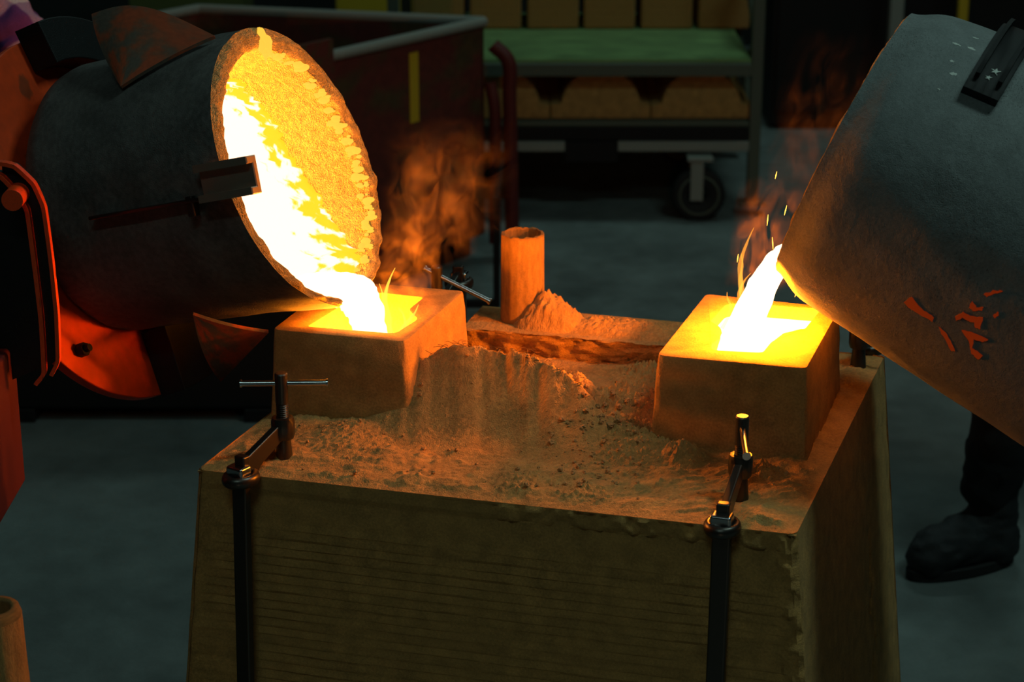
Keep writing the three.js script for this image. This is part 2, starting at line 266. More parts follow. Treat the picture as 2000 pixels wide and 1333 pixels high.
// ---------------------------------------------------------------- back ledge, riser tube and pile
const U = V(0.962, 0, 0.2725), W = V(0.2725, 0, -0.962); // along and across the block
{
  const o = V(-0.085, 0, -3.275), LEN = 0.46, DEP = 0.125, HT = 0.044;
  const t = thing('sand_plate', 'broken sand plate lying along the rear edge of the mould', 'sand plate');
  const prof = (u, v) => { // closed box loop in v: bottom front, top front, top back, bottom back
    const x = u * LEN, k = v * 3, rag = 0.003 * n2(x * 14, 3) + 0.0015 * n2(x * 60, 9);
    const a = [[0.012 + rag + 0.014 * clamp(n2(x * 12, 1)), 0.001], [rag * 0.3, HT], [DEP, HT], [DEP, 0.001]], i = Math.min(2, Math.floor(k)), f = k - i;
    const dd = lerp(a[i][0], a[i + 1][0], f), yy = lerp(a[i][1], a[i + 1][1], f), und = i === 0 ? 0.008 * fbm2(x * 20, yy * 40, 3) : 0;
    return o.clone().addScaledVector(U, x).addScaledVector(W, dd + und).setY(TOP + 0.002 + Math.max(0.0005, yy + (i === 1 ? 0.0025 * fbm2(x * 30, dd * 30, 3) : 0)));
  };
  mesh('slab', toCreasedNormals(grid(110, 48, prof, LEN, 0.2).toNonIndexed(), 0.6), M.sand, t);
  const topY = TOP + 0.002 + HT;

  const c = V(0.018, topY, -3.325), r = thing('riser_tube', 'upright pale ceramic riser tube standing on the rear plate', 'tube', null, c);
  const HTT = 0.152, R0 = 0.0365, pts = [[0.030, 0.0], [R0 + 0.001, 0.0], [R0 + 0.0005, 0.05], [R0, 0.148], [R0 - 0.0006, HTT], [0.0312, HTT + 0.0003], [0.0305, HTT - 0.003], [0.0302, 0.02], [0.030, 0.0]];
  const lg = new THREE.LatheGeometry(pts.map((p) => new THREE.Vector2(...p)), 64), lp = lg.attributes.position;
  for (let i = 0; i < lp.count; i++) { const x = lp.getX(i), y = lp.getY(i), z = lp.getZ(i), k = 1 + 0.006 * n3(x * 40, y * 30, z * 40); lp.setXYZ(i, x * k, y + (y > 0.145 ? 0.0022 * n3(x * 120, 3, z * 120) : 0), z * k); }
  lg.computeVertexNormals(); mesh('wall', toCreasedNormals(lg, 0.8), M.core, r);

  const pc = V(0.062, topY, -3.295);
  const pile = grid(120, 70, (u, v) => {
    const x = (u - 0.25) * 0.34, d = (v - 0.4) * 0.14, p = pc.clone().addScaledVector(U, x).addScaledVector(W, d);
    const cl = 0.6 * n2(p.x * 40, p.z * 40) ** 2 + 0.4 * n2(p.x * 90, p.z * 90) ** 2, e = Math.min(u, 1 - u) * 0.34, e2 = Math.min(v, 1 - v) * 0.14;
    let h = 0.062 * clamp(1 - Math.hypot((x + 0.002) / 0.06, (d + 0.004) / 0.05)) ** 0.85 + 0.020 * gauss(x - 0.085, 0.05) * gauss(d, 0.03) + 0.016 * gauss(x - 0.19, 0.04) * gauss(d, 0.03);
    h *= 0.92 + 0.22 * cl; return p.setY(topY - 0.004 + (h + 0.007 * cl) * smooth(0, 0.03, Math.min(e, e2)) );
  }, 0.34, 0.14);
  tag(mesh('sand_pile', pile, M.sand), 'small sand pile heaped against the ceramic riser tube', 'sand', null, 'stuff');
}

// ---------------------------------------------------------------- pouring basins
function basin(outer, cavity, label, liftTop = 0.144) {
  const c = outer.reduce((a, p) => a.add(V(p[0], 0, p[1])), V(0, 0, 0)).multiplyScalar(0.25);
  const t = thing('pouring_basin', label, 'pouring basin', 'pouring basins on the mould', V(c.x, TOP, c.z));
  const toL = ([x, z]) => new THREE.Vector2(x - c.x, -(z - c.z));
  const round = (pts, r) => { const path = new THREE.Path(), n = pts.length; for (let i = 0; i < n; i++) { const p = pts[i], a = pts[(i + n - 1) % n], b = pts[(i + 1) % n], rr = Math.min(r, a.distanceTo(p) * 0.45, b.distanceTo(p) * 0.45), p0 = p.clone().lerp(a, rr / a.distanceTo(p)), p1 = p.clone().lerp(b, rr / b.distanceTo(p)); i ? path.lineTo(p0.x, p0.y) : path.moveTo(p0.x, p0.y); path.quadraticCurveTo(p.x, p.y, p1.x, p1.y); } path.closePath(); return path; };
  const o = round(outer.map(toL), 0.012), sh = new THREE.Shape(o.getPoints(5));
  const hole = round(cavity.map(toL), 0.009); sh.holes.push(new THREE.Path(hole.getPoints(5)));
  const g = new THREE.ExtrudeGeometry(sh, { depth: liftTop - 0.003, bevelEnabled: true, bevelThickness: 0.003, bevelSize: 0.003, bevelOffset: -0.003, bevelSegments: 2, steps: 6, curveSegments: 5 });
  g.rotateX(-Math.PI / 2);
  const p = g.attributes.position, uv = g.attributes.uv, nr = g.attributes.normal;
  for (let i = 0; i < p.count; i++) {
    const y = p.getY(i), k = 1 + 0.10 * (liftTop - y) / 0.22, x = p.getX(i) * k, z = p.getZ(i) * k;
    p.setXYZ(i, x + 0.0012 * n3(x * 30, y * 30, z * 30), Math.max(0, y + 0.0012 * n3(x * 25, 4, z * 25)), z + 0.0012 * n3(x * 30, y * 30, z * 30 + 9));
    const ax = Math.abs(nr.getX(i)), ay = Math.abs(nr.getY(i)); uv.setXY(i, ay > 0.6 ? x : ax > 0.5 ? z : x, ay > 0.6 ? z : y);
  }
  mesh('body', toCreasedNormals(g, 0.6), M.core, t);
  return { c, hole: sh.holes[0], t };
}
function pool(b, y0, y1, label, cd) {
  const sh = new THREE.Shape(b.hole.getPoints()), g = new THREE.ExtrudeGeometry(sh, { depth: y1 - y0, bevelEnabled: false });
  g.rotateX(-Math.PI / 2); const p = g.attributes.position, k = 1.045; for (let i = 0; i < p.count; i++) p.setXYZ(i, p.getX(i) * k, p.getY(i), p.getZ(i) * k);
  const m = mesh('glowing_metal_pool', g, M.iron); m.position.set(b.c.x, y0, b.c.z);
  tag(m, label, 'molten metal', 'molten metal pools'); g.computeBoundingBox(); const c = g.boundingBox.getCenter(V(0, 0, 0));
  hotLamp(m, V(c.x, y1 - y0 - 0.012, c.z), cd, 0.03);
}
const boxA = [[-0.3678, -2.9784], [-0.1602, -2.9226], [-0.0760, -3.175], [-0.290, -3.230]];
const cavA = [[-0.3158, -2.9932], [-0.1836, -2.9588], [-0.1746, -2.9661], [-0.1477, -3.0307], [-0.1641, -3.0744], [-0.1419, -3.1433], [-0.2115, -3.1624], [-0.2559, -3.146], [-0.2743, -3.0874]];
const boxB = [[0.2143, -2.8577], [0.4277, -2.8000], [0.520, -3.085], [0.3130, -3.1596]];
const cavB = [[0.2977, -2.8829], [0.3712, -2.8714], [0.3897, -2.9181], [0.4144, -2.9613], [0.4494, -2.9833], [0.487, -3.0774], [0.3607, -3.1118], [0.3411, -3.0999], [0.3091, -3.0156], [0.3229, -2.9857], [0.3202, -2.9419], [0.3001, -2.9086]];
const bA = basin(boxA, cavA, 'tan sand pouring basin under the dark ladle beside the riser tube');
const bB = basin(boxB, cavB, 'tan sand pouring basin brimming with white hot metal under the grey ladle');
pool(bA, TOP + 0.001, 0.925, 'molten metal pool deep inside the basin under the dark ladle', LAMP.poolA);
pool(bB, TOP + 0.001, 0.972, 'white hot metal pool near the brim of the basin under the grey ladle', LAMP.poolB);

// ---------------------------------------------------------------- ladles
function frameOf(axis) {
  const Y = axis.clone().normalize(), up = V(0, 1, 0), Z = up.clone().addScaledVector(Y, -up.dot(Y)).normalize().multiplyScalar(-1), X = Y.clone().cross(Z);
  return { X, Y, Z, q: new THREE.Quaternion().setFromRotationMatrix(new THREE.Matrix4().makeBasis(X, Y, Z)) };
}
function ladle(o) { // o: C mouth centre, axis, k skew of the mouth, R, taper (base minus mouth radius), L, wall, spout
  const f = frameOf(o.axis), base = o.C.clone().addScaledVector(f.Y, -o.L);
  const t = thing('ladle', o.label, 'ladle', 'pouring ladles', base); t.quaternion.copy(f.q);
  const mouth = (a, r) => o.L + o.k * r * Math.cos(a);
  const sp = (a) => gauss(Math.atan2(Math.sin(a), Math.cos(a)), 0.2);
  const rOut = (s) => lerp(o.R + o.taper, o.R, s);
  const P = (a, r, y) => V(Math.sin(a) * r, y, Math.cos(a) * r);
  const rim = (a) => 0.003 * n2(Math.cos(a) * 3 + 5, Math.sin(a) * 3) + 0.0012 * n2(Math.cos(a) * 11, Math.sin(a) * 11 + 3);
  const outer = (a, s) => { const r = rOut(s) - (o.round ?? 0) * smooth(0.86, 1, s) ** 2 + 0.0012 * n3(Math.sin(a) * 4, s * 4, Math.cos(a) * 4) + o.spout * sp(a) * smooth(0.6, 1, s); return P(a, r, s * (mouth(a, o.R) + 0.4 * o.spout * sp(a) * s)); };
  const circ = 2 * Math.PI * o.R;
  const shell = grid(120, 60, (u, v) => { const a = u * 2 * Math.PI; if (v < 0.12) { const q = v / 0.12, c = 0.035; return q < 0.5 ? P(a, (rOut(0) - c) * (q * 2), 0) : P(a, rOut(0) - c + c * Math.sin((q - 0.5) * Math.PI), c * (1 - Math.cos((q - 0.5) * Math.PI))); } return outer(a, 0.1 + 0.9 * (v - 0.12) / 0.88); }, circ, o.L + 0.1, true);
  mesh('shell', shell, o.shell, t);
  const ri = o.R - o.wall, ecc = o.ecc ?? 0, inner = (a, s) => { const r = ri + o.taper * (1 - s) * 0.8 + 0.9 * o.spout * sp(a) * smooth(0.72, 1, s) + 0.0016 * n3(Math.sin(a) * 9, s * 9, Math.cos(a) * 9); return P(a, r, lerp(0.05, mouth(a, ri), s)).add(V(0, 0, ecc)); };
  const lining = grid(180, 70, (u, v) => {
    const a = u * 2 * Math.PI;
    if (v < 0.14) { const q = v / 0.14, A = outer(a, 1), B = inner(a, 1), p = A.lerp(B, q); p.y += (o.rough ?? 1) * (0.006 * Math.sin(q * Math.PI) + rim(a) * 1.5 + 0.0025 * n3(p.x * 45, q * 2, p.z * 45)) * smooth(0, 0.2, q) * smooth(1.25, 0.8, q); return p; }
    const q = (v - 0.14) / 0.86; return q < 0.92 ? inner(a, 1 - q / 0.92) : inner(a, 0).sub(V(0, 0, ecc)).multiply(V(1 - (q - 0.92) / 0.08, 1, 1 - (q - 0.92) / 0.08)).add(V(0, 0, ecc));
  }, circ, o.L + 0.15, true);
  mesh('lining', lining, M.lining, t);
  t.updateMatrixWorld(true);
  return { t, f, base, mouth, inner, outer, ri, P, world: (p) => p.clone().applyMatrix4(t.matrixWorld) };
}
function metalIn(L, o, level, label, cd, lampAt) {
  const cyl = new Brush(new THREE.CylinderGeometry(L.ri - 0.001, L.ri + o.taper * 0.8 - 0.001, o.L - 0.05 - o.k * 0.0, 64, 1)); cyl.quaternion.copy(L.f.q); cyl.position.copy(L.world(V(0, 0.05 + (o.L - 0.05) / 2, o.ecc ?? 0))); cyl.updateMatrixWorld(true);
  const box = new Brush(new THREE.BoxGeometry(2, 1, 2)); box.position.set(o.C.x, level - 0.5, o.C.z); box.updateMatrixWorld(true);
  const ev = new Evaluator(); ev.useGroups = false; ev.attributes = ['position', 'normal', 'uv'];
  const r = ev.evaluate(cyl, box, INTERSECTION), g = r.geometry; g.computeBoundingBox();
  const m = mesh('glowing_ladle_metal', g, M.iron); tag(m, label, 'molten metal', 'molten metal in the ladles'); if (cd) hotLamp(m, lampAt, cd, 0.04);
  return m;
}

// slag film on the inner wall, ragged edge: depth below the mouth by angle from the lip
const FILM = [[0, 0.02], [31, 0.022], [46, 0.055], [62, 0.088], [80, 0.112], [100, 0.121], [119, 0.123], [133, 0.121], [142, 0.13], [180, 0.16]];
function slagFilm(L, o, from, lampAt, cd) {
  const g = grid(200, 60, (u, v) => {
    const a = (u - 0.5) * 2 * Math.PI, d = table(FILM, Math.abs(a) * 180 / Math.PI) + 0.012 * fbm2(a * 9, 3, 4) + 0.006 * n2(a * 40, 2), full = L.mouth(a, L.ri) - 0.05, s = lerp(from, 1 - clamp(d / full, 0.02, 0.98), v);
    const p = L.inner(a, s), k = 1 - (0.0035 + 0.002 * n3(p.x * 60, p.y * 60, p.z * 60)) / L.ri * (v > 0.99 ? 0 : 1); const e = o.ecc ?? 0; return V(p.x * k, p.y, (p.z - e) * k + e);
  }, 1, 0.998, true);
  const m = mesh('glowing_slag_film', g, M.slag, L.t); m.userData.label = 'white hot slag film deep inside the ladle'; hotLamp(m, lampAt, cd, 0.05);
}
// the dark ladle
const A = { C: V(-0.3246, 1.2335, -3.055), axis: V(0.907, 0.2419, 0.3448), k: 0.164, R: 0.2187, taper: -0.004, L: 0.37, wall: 0.0235, ecc: 0.0105, spout: 0.010, shell: M.soot, label: 'dark sooty ladle in an orange ring pouring white hot metal' };
const LA = ladle(A);
const lipA = LA.world(LA.inner(0, 1)), levelA = lipA.y + 0.012;
{
  const t = LA.t, L = LA;
  slagFilm(L, A, 0, V(-0.02, A.L - 0.26, -0.02), LAMP.mouthA);
  // lumps of slag along the inner edge of the rim
  const lumps = [];
  for (let i = 0; i < 120; i++) {
    const a = (0.35 + 2.55 * rnd()), p = L.inner(a, 1), r = 0.0018 + 0.0045 * rnd() ** 2, g = new THREE.IcosahedronGeometry(r, 1); g.scale(1, 1 + 1.5 * rnd(), 1);
    p.multiply(V(1 - 0.02 * rnd(), 1, 1 - 0.02 * rnd())); p.y -= 0.002 + 0.018 * rnd() ** 1.5; g.translate(p.x, p.y, p.z); lumps.push(g);
  }
  const sl = mesh('slag_crust', merged(lumps), M.crust, t); sl.userData.kind = 'stuff'; sl.userData.label = 'crust of slag grains along the rim';
  { const a = 170 * Math.PI / 180, p = L.inner(a, 1), g = new THREE.IcosahedronGeometry(0.016, 2), q = g.attributes.position; for (let i = 0; i < q.count; i++) { const k = 1 + 0.5 * n3(q.getX(i) * 60, q.getY(i) * 60, q.getZ(i) * 60); q.setXYZ(i, q.getX(i) * k * 0.9, q.getY(i) * k * 0.5, q.getZ(i) * k * 1.5); } g.computeVertexNormals(); g.translate(p.x, p.y + 0.006, p.z * 1.03); mesh('slag_lump', g, M.crust, t); }
  // rim clip on the near side: a bent channel that hooks over the mouth, with its strap along the shell
  const clip = new THREE.Group(); clip.name = 'rim_clip'; t.add(clip);
  const a0 = -98 * Math.PI / 180, y0 = L.mouth(a0, A.R); clip.position.copy(L.P(a0, A.R + 0.004, y0)); clip.rotation.y = a0; // local z outward, y along the axis
  const ch = new THREE.Shape(); ch.moveTo(-0.026, -0.012); ch.lineTo(0.026, -0.012); ch.lineTo(0.026, 0.012); ch.lineTo(0.018, 0.012); ch.lineTo(0.018, -0.004); ch.lineTo(-0.018, -0.004); ch.lineTo(-0.018, 0.012); ch.lineTo(-0.026, 0.012); ch.closePath();
  const cg = new THREE.ExtrudeGeometry(ch, { depth: 0.088, bevelEnabled: true, bevelSize: 0.0015, bevelThickness: 0.0015, bevelSegments: 1 }); cg.rotateX(-Math.PI / 2); cg.rotateY(Math.PI); cg.translate(0, -0.028, 0.016); mesh('channel', cg, M.clipSteel, clip);
  mesh('hook_plate', boxAt(0.05, 0.05, 0.006, 0, 0.03, 0.010, 0.002), M.clipSteel, clip);
  mesh('strap', merged([boxAt(0.006, 0.22, 0.02, 0.022, -0.12, 0.006, 0.002), boxAt(0.03, 0.012, 0.016, 0.03, -0.055, 0.006, 0.002)]), M.darkSteel, clip);
}
const metalA = metalIn(LA, A, levelA, 'white hot metal filling the low side of the dark ladle', LAMP.ladleA, V(lipA.x - 0.085, levelA - 0.012, lipA.z - 0.045));

// the orange ring that carries the dark ladle
{
  const n = V(0.8583, 0.3959, 0.3263).normalize(), f = frameOf(n), axis = A.axis.clone().normalize(), rad = (d) => d * Math.PI / 180;
  const t = thing('tilting_ring', 'orange painted tilting ring with black yoke plates around the dark ladle', 'ladle carrier', null, A.C.clone().addScaledVector(axis, -0.395)); t.quaternion.copy(f.q);
  const inv = f.q.clone().invert(), toLocal = (w) => w.clone().sub(t.position).applyQuaternion(inv);
  const sector = (rI, rO, th, c, a0, a1) => { const s = new THREE.Shape(); s.absarc(0, 0, rO, a0, a1, false); s.absarc(0, 0, rI, a1, a0, true); const g = new THREE.ExtrudeGeometry(s, { depth: th, bevelEnabled: true, bevelSize: 0.002, bevelThickness: 0.002, bevelSegments: 2, curveSegments: 48 }); g.rotateX(-Math.PI / 2); g.rotateY(0); g.translate(c.x, c.y, c.z); return g; };
  const sh = new THREE.Shape(); sh.absarc(0, -0.03, 0.300, 0, Math.PI * 2); const hl = new THREE.Path(); hl.absarc(0, 0, 0.16, 0, Math.PI * 2, true); sh.holes.push(hl);
  const fg = new THREE.ExtrudeGeometry(sh, { depth: 0.014, bevelEnabled: true, bevelSize: 0.002, bevelThickness: 0.002, bevelSegments: 2, curveSegments: 72 }); fg.rotateX(-Math.PI / 2);
  mesh('flange', fg, M.orange, t).userData.label = 'orange flange plate';
  const hoopC = toLocal(A.C.clone().addScaledVector(axis, -0.375)); // shape angle b maps to ring angle 90 + b from the lip direction (x = cos b, z = -sin b)
  const yoke = (d0, d1, rO) => sector(0.226, rO, 0.045, hoopC, rad(d0 - 90), rad(d1 - 90));
  mesh('yoke_plate', yoke(-9, 16, 0.33), M.black, t).userData.label = 'black yoke plate';
  mesh('yoke_plate', yoke(152, 184, 0.292), M.black, t).userData.label = 'black yoke plate';
  // curved triangular guard plates over the shell: corners as [depth from the mouth, angle, radius]
  const guard = (p, q, r, bulge) => {
    const F = (side) => (u, v) => { const w = 1 - v, d = p[0] * w + (q[0] * (1 - u) + r[0] * u) * v, a = rad(p[1] * w + (q[1] * (1 - u) + r[1] * u) * v), R = p[2] * w + (q[2] * (1 - u) + r[2] * u) * v + side * 0.005 + bulge * Math.sin(Math.PI * u) * v; return toLocal(LA.world(V(Math.sin(a) * R, A.L - d, Math.cos(a) * R))); };
    return merged([grid(24, 16, F(1), 0.2, 0.2), grid(24, 16, F(0), 0.2, 0.2), grid(24, 1, (u, v) => F(v)(u, 1), 0.2, 0.01), grid(1, 16, (u, v) => F(u)(0, v), 0.01, 0.2), grid(1, 16, (u, v) => F(u)(1, v), 0.01, 0.2)]);
  };
  mesh('guard_plate', guard([0.185, -143, 0.224], [0.285, -178, 0.285], [0.055, -166, 0.224], 0.028), M.mottled, t);
  mesh('guard_plate', guard([0.16, -41, 0.227], [0.20, -12, 0.31], [0.08, -20, 0.245], 0), M.mottled, t);
  for (const [d, r] of [[-45, 0.283], [-92, 0.285], [-118, 0.285]]) { const b = mesh('bolt', merged([new THREE.CylinderGeometry(0.011, 0.011, 0.014, 6), new THREE.CylinderGeometry(0.006, 0.006, 0.03, 12)]), M.black, t); b.position.set(Math.sin(rad(d)) * r, 0.024, Math.cos(rad(d)) * r); }
  const eye = mesh('lifting_eye', new THREE.TorusGeometry(0.02, 0.006, 10, 24, Math.PI * 1.2), M.orange, t); eye.position.set(Math.sin(rad(-70)) * 0.262, 0.022, Math.cos(rad(-70)) * 0.262); eye.rotation.set(-1.2, 0, 0.6);
  const lug = mesh('lug', merged([boxAt(0.05, 0.02, 0.03, 0, 0.01, 0, 0.004), cylBetween(V(-0.03, 0.03, 0), V(0.03, 0.03, 0), 0.006)]), M.orange, t); lug.position.set(Math.sin(rad(-80)) * 0.262, 0.016, Math.cos(rad(-80)) * 0.262); lug.rotation.y = rad(-60);
  mesh('trunnion', new THREE.CylinderGeometry(0.07, 0.07, 0.09, 32), M.orange, t).position.set(0, -0.045, 0);
  mesh('back_plate', new THREE.CylinderGeometry(0.2, 0.2, 0.012, 48), M.orange, t).position.set(0, -0.01, 0);
}

// the grey ladle
const B = { C: V(0.4856, 1.2997, -2.918), axis: V(-0.8626, 0.386, -0.3271), k: 0, R: 0.225, taper: 0.05, L: 0.5, wall: 0.034, spout: 0.0, round: 0.016, rough: 0.35, shell: M.greyShell, label: 'light grey ladle tipping from behind, with a black bracket and painted glow patches' };
const LB = ladle(B);
const lipB = LB.world(LB.inner(0, 1)), levelB = lipB.y + 0.010;
slagFilm(LB, B, 0.40, V(0, B.L - 0.165, 0), LAMP.mouthB);
metalIn(LB, B, levelB, 'white hot metal at the lip of the grey ladle');
{
  const L = LB, rS = (y) => lerp(B.R + B.taper, B.R, y / B.L), rad = (d) => d * Math.PI / 180;
  const at = (deg, depth, h) => L.P(rad(deg), rS(B.L - depth) + h, B.L - depth);
  const strap = (d0, d1, y0, y1, h0, h1, nu = 16) => { const F = (h) => (u, v) => at(lerp(d0, d1, u), lerp(y0, y1, v), h); return merged([grid(nu, 4, F(h1)), grid(nu, 1, (u, v) => F(lerp(h0, h1, v))(u, 0)), grid(nu, 1, (u, v) => F(lerp(h0, h1, v))(u, 1)), grid(1, 4, (u, v) => F(lerp(h0, h1, u))(0, v)), grid(1, 4, (u, v) => F(lerp(h0, h1, u))(1, v))]); };
  mesh('bracket', merged([strap(140, 235, 0.122, 0.172, 0, 0.016), strap(145, 235, 0.128, 0.134, 0.016, 0.026), strap(145, 235, 0.160, 0.166, 0.016, 0.026)]), M.black, L.t).userData.label = 'black channel bracket';
  const toLadle = (w) => L.t.worldToLocal(w.clone()), grip = [V(0.985, 1.10, -2.74), V(1.08, 1.09, -3.0), V(1.13, 1.08, -3.4), V(1.145, 1.075, -3.86)].map(toLadle);
  mesh('carrying_shank', new THREE.TubeGeometry(new THREE.CatmullRomCurve3(grip), 40, 0.016, 14), M.black, L.t).userData.label = 'black steel carrying shank';
  // orange light on the shell put in as emissive patches, and pale splashes: thin flakes on the shell, outlines as [depth from the mouth, angle]
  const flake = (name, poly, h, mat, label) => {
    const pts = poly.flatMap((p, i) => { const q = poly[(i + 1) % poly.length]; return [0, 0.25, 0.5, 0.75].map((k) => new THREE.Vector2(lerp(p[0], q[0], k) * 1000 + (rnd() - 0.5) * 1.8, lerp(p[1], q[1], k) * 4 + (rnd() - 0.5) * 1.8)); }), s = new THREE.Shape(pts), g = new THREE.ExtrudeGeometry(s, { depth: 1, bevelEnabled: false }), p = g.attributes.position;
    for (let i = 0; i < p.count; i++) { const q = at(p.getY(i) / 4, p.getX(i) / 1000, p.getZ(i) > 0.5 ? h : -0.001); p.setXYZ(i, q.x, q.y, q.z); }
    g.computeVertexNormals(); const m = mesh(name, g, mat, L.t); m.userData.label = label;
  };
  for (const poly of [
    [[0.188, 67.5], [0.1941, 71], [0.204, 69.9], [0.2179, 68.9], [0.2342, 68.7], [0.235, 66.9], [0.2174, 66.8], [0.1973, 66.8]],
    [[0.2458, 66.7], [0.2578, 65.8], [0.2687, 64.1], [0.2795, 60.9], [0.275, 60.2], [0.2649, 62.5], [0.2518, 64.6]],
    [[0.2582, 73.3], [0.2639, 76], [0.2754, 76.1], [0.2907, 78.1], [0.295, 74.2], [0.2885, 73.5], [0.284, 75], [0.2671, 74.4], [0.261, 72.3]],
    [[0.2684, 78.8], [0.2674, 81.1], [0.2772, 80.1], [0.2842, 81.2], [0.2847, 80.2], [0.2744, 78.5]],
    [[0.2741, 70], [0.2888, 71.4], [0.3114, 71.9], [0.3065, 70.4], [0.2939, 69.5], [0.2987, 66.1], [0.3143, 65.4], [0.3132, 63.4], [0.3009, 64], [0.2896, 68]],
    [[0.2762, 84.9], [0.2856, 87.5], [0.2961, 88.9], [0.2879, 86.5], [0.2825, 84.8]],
    [[0.3008, 80.6], [0.3044, 82.5], [0.3075, 81.8], [0.3042, 80.2]]]) flake('painted_glow_patch', poly, 0.0015, M.dull, 'orange light put in as an emissive patch');
  for (const [d, a, w, k] of [[0.085, 160.4, 0.008, 0.7], [0.104, 161.3, 0.008, 1.2], [0.0912, 151.1, 0.004, 1.5], [0.1014, 145.8, 0.008, 1.3], [0.0953, 137.7, 0.003, 1.4], [0.1006, 169.5, 0.006, 0.8]])
    flake('paint_splash', Array.from({ length: 9 }, (_, i) => { const q = i / 9 * 6.283, r = w * (0.35 + 0.65 * rnd()); return [d + Math.cos(q) * r, a + Math.sin(q) * r * k * 110]; }), 0.0008, M.splash, 'pale paint splash');
  for (const [d, a, w] of [[0.150, 150, 0.008], [0.146, 146.5, 0.005]])
    flake('paint_splash', Array.from({ length: 11 }, (_, i) => { const q = i / 11 * 6.283, r = w * (0.3 + 0.7 * (i % 2)); return [d + Math.cos(q) * r, a + Math.sin(q) * r * 200]; }), 0.0172, M.splash, 'pale paint splash');
}

// ---------------------------------------------------------------- streams
function stream(pts, rx, ry, side, label, lamps) {
  const g = sweep(pts, rx, ry, side, 60, 28, 0.10), m = mesh('glowing_metal_stream', g, M.iron);
  tag(m, label, 'molten metal', 'molten metal streams'); for (const [p, cd] of lamps) hotLamp(m, p, cd, 0.022);
}
{
  const h = V(0.9347, 0, 0.3553), s = V(0.3553, 0, -0.9347), p = lipA.clone();
  const end = V(-0.205, 0.915, -3.02);
  stream([p.clone().addScaledVector(h, -0.10).setY(levelA - 0.006), p.clone().addScaledVector(h, -0.05).setY(levelA - 0.004), p.clone().setY(levelA - 0.008), p.clone().addScaledVector(h, 0.018).setY(levelA - 0.028), p.clone().addScaledVector(h, 0.030).setY(levelA - 0.075), end],
    [0.055, 0.068, 0.060, 0.047, 0.036, 0.029], [0.010, 0.014, 0.018, 0.021, 0.021, 0.022], s, 'white hot metal stream falling from the dark ladle', [[p.clone().addScaledVector(h, 0.026).setY(levelA - 0.055), LAMP.streamA]]);
}
{
  const h = V(-0.935, 0, -0.3546), s = V(-0.3546, 0, 0.935), p = lipB.clone(), end = V(0.337, 0.965, -2.945);
  stream([p.clone().addScaledVector(h, -0.08).setY(levelB - 0.006), p.clone().setY(levelB - 0.006), p.clone().addScaledVector(h, 0.016).setY(levelB - 0.02), p.clone().addScaledVector(h, 0.04).setY(levelB - 0.065), end],
    [0.042, 0.038, 0.034, 0.036, 0.041], [0.010, 0.014, 0.018, 0.022, 0.028], s, 'white hot metal stream falling from the grey ladle', [[p.clone().addScaledVector(h, 0.04).setY(levelB - 0.065), LAMP.streamB]]);
}

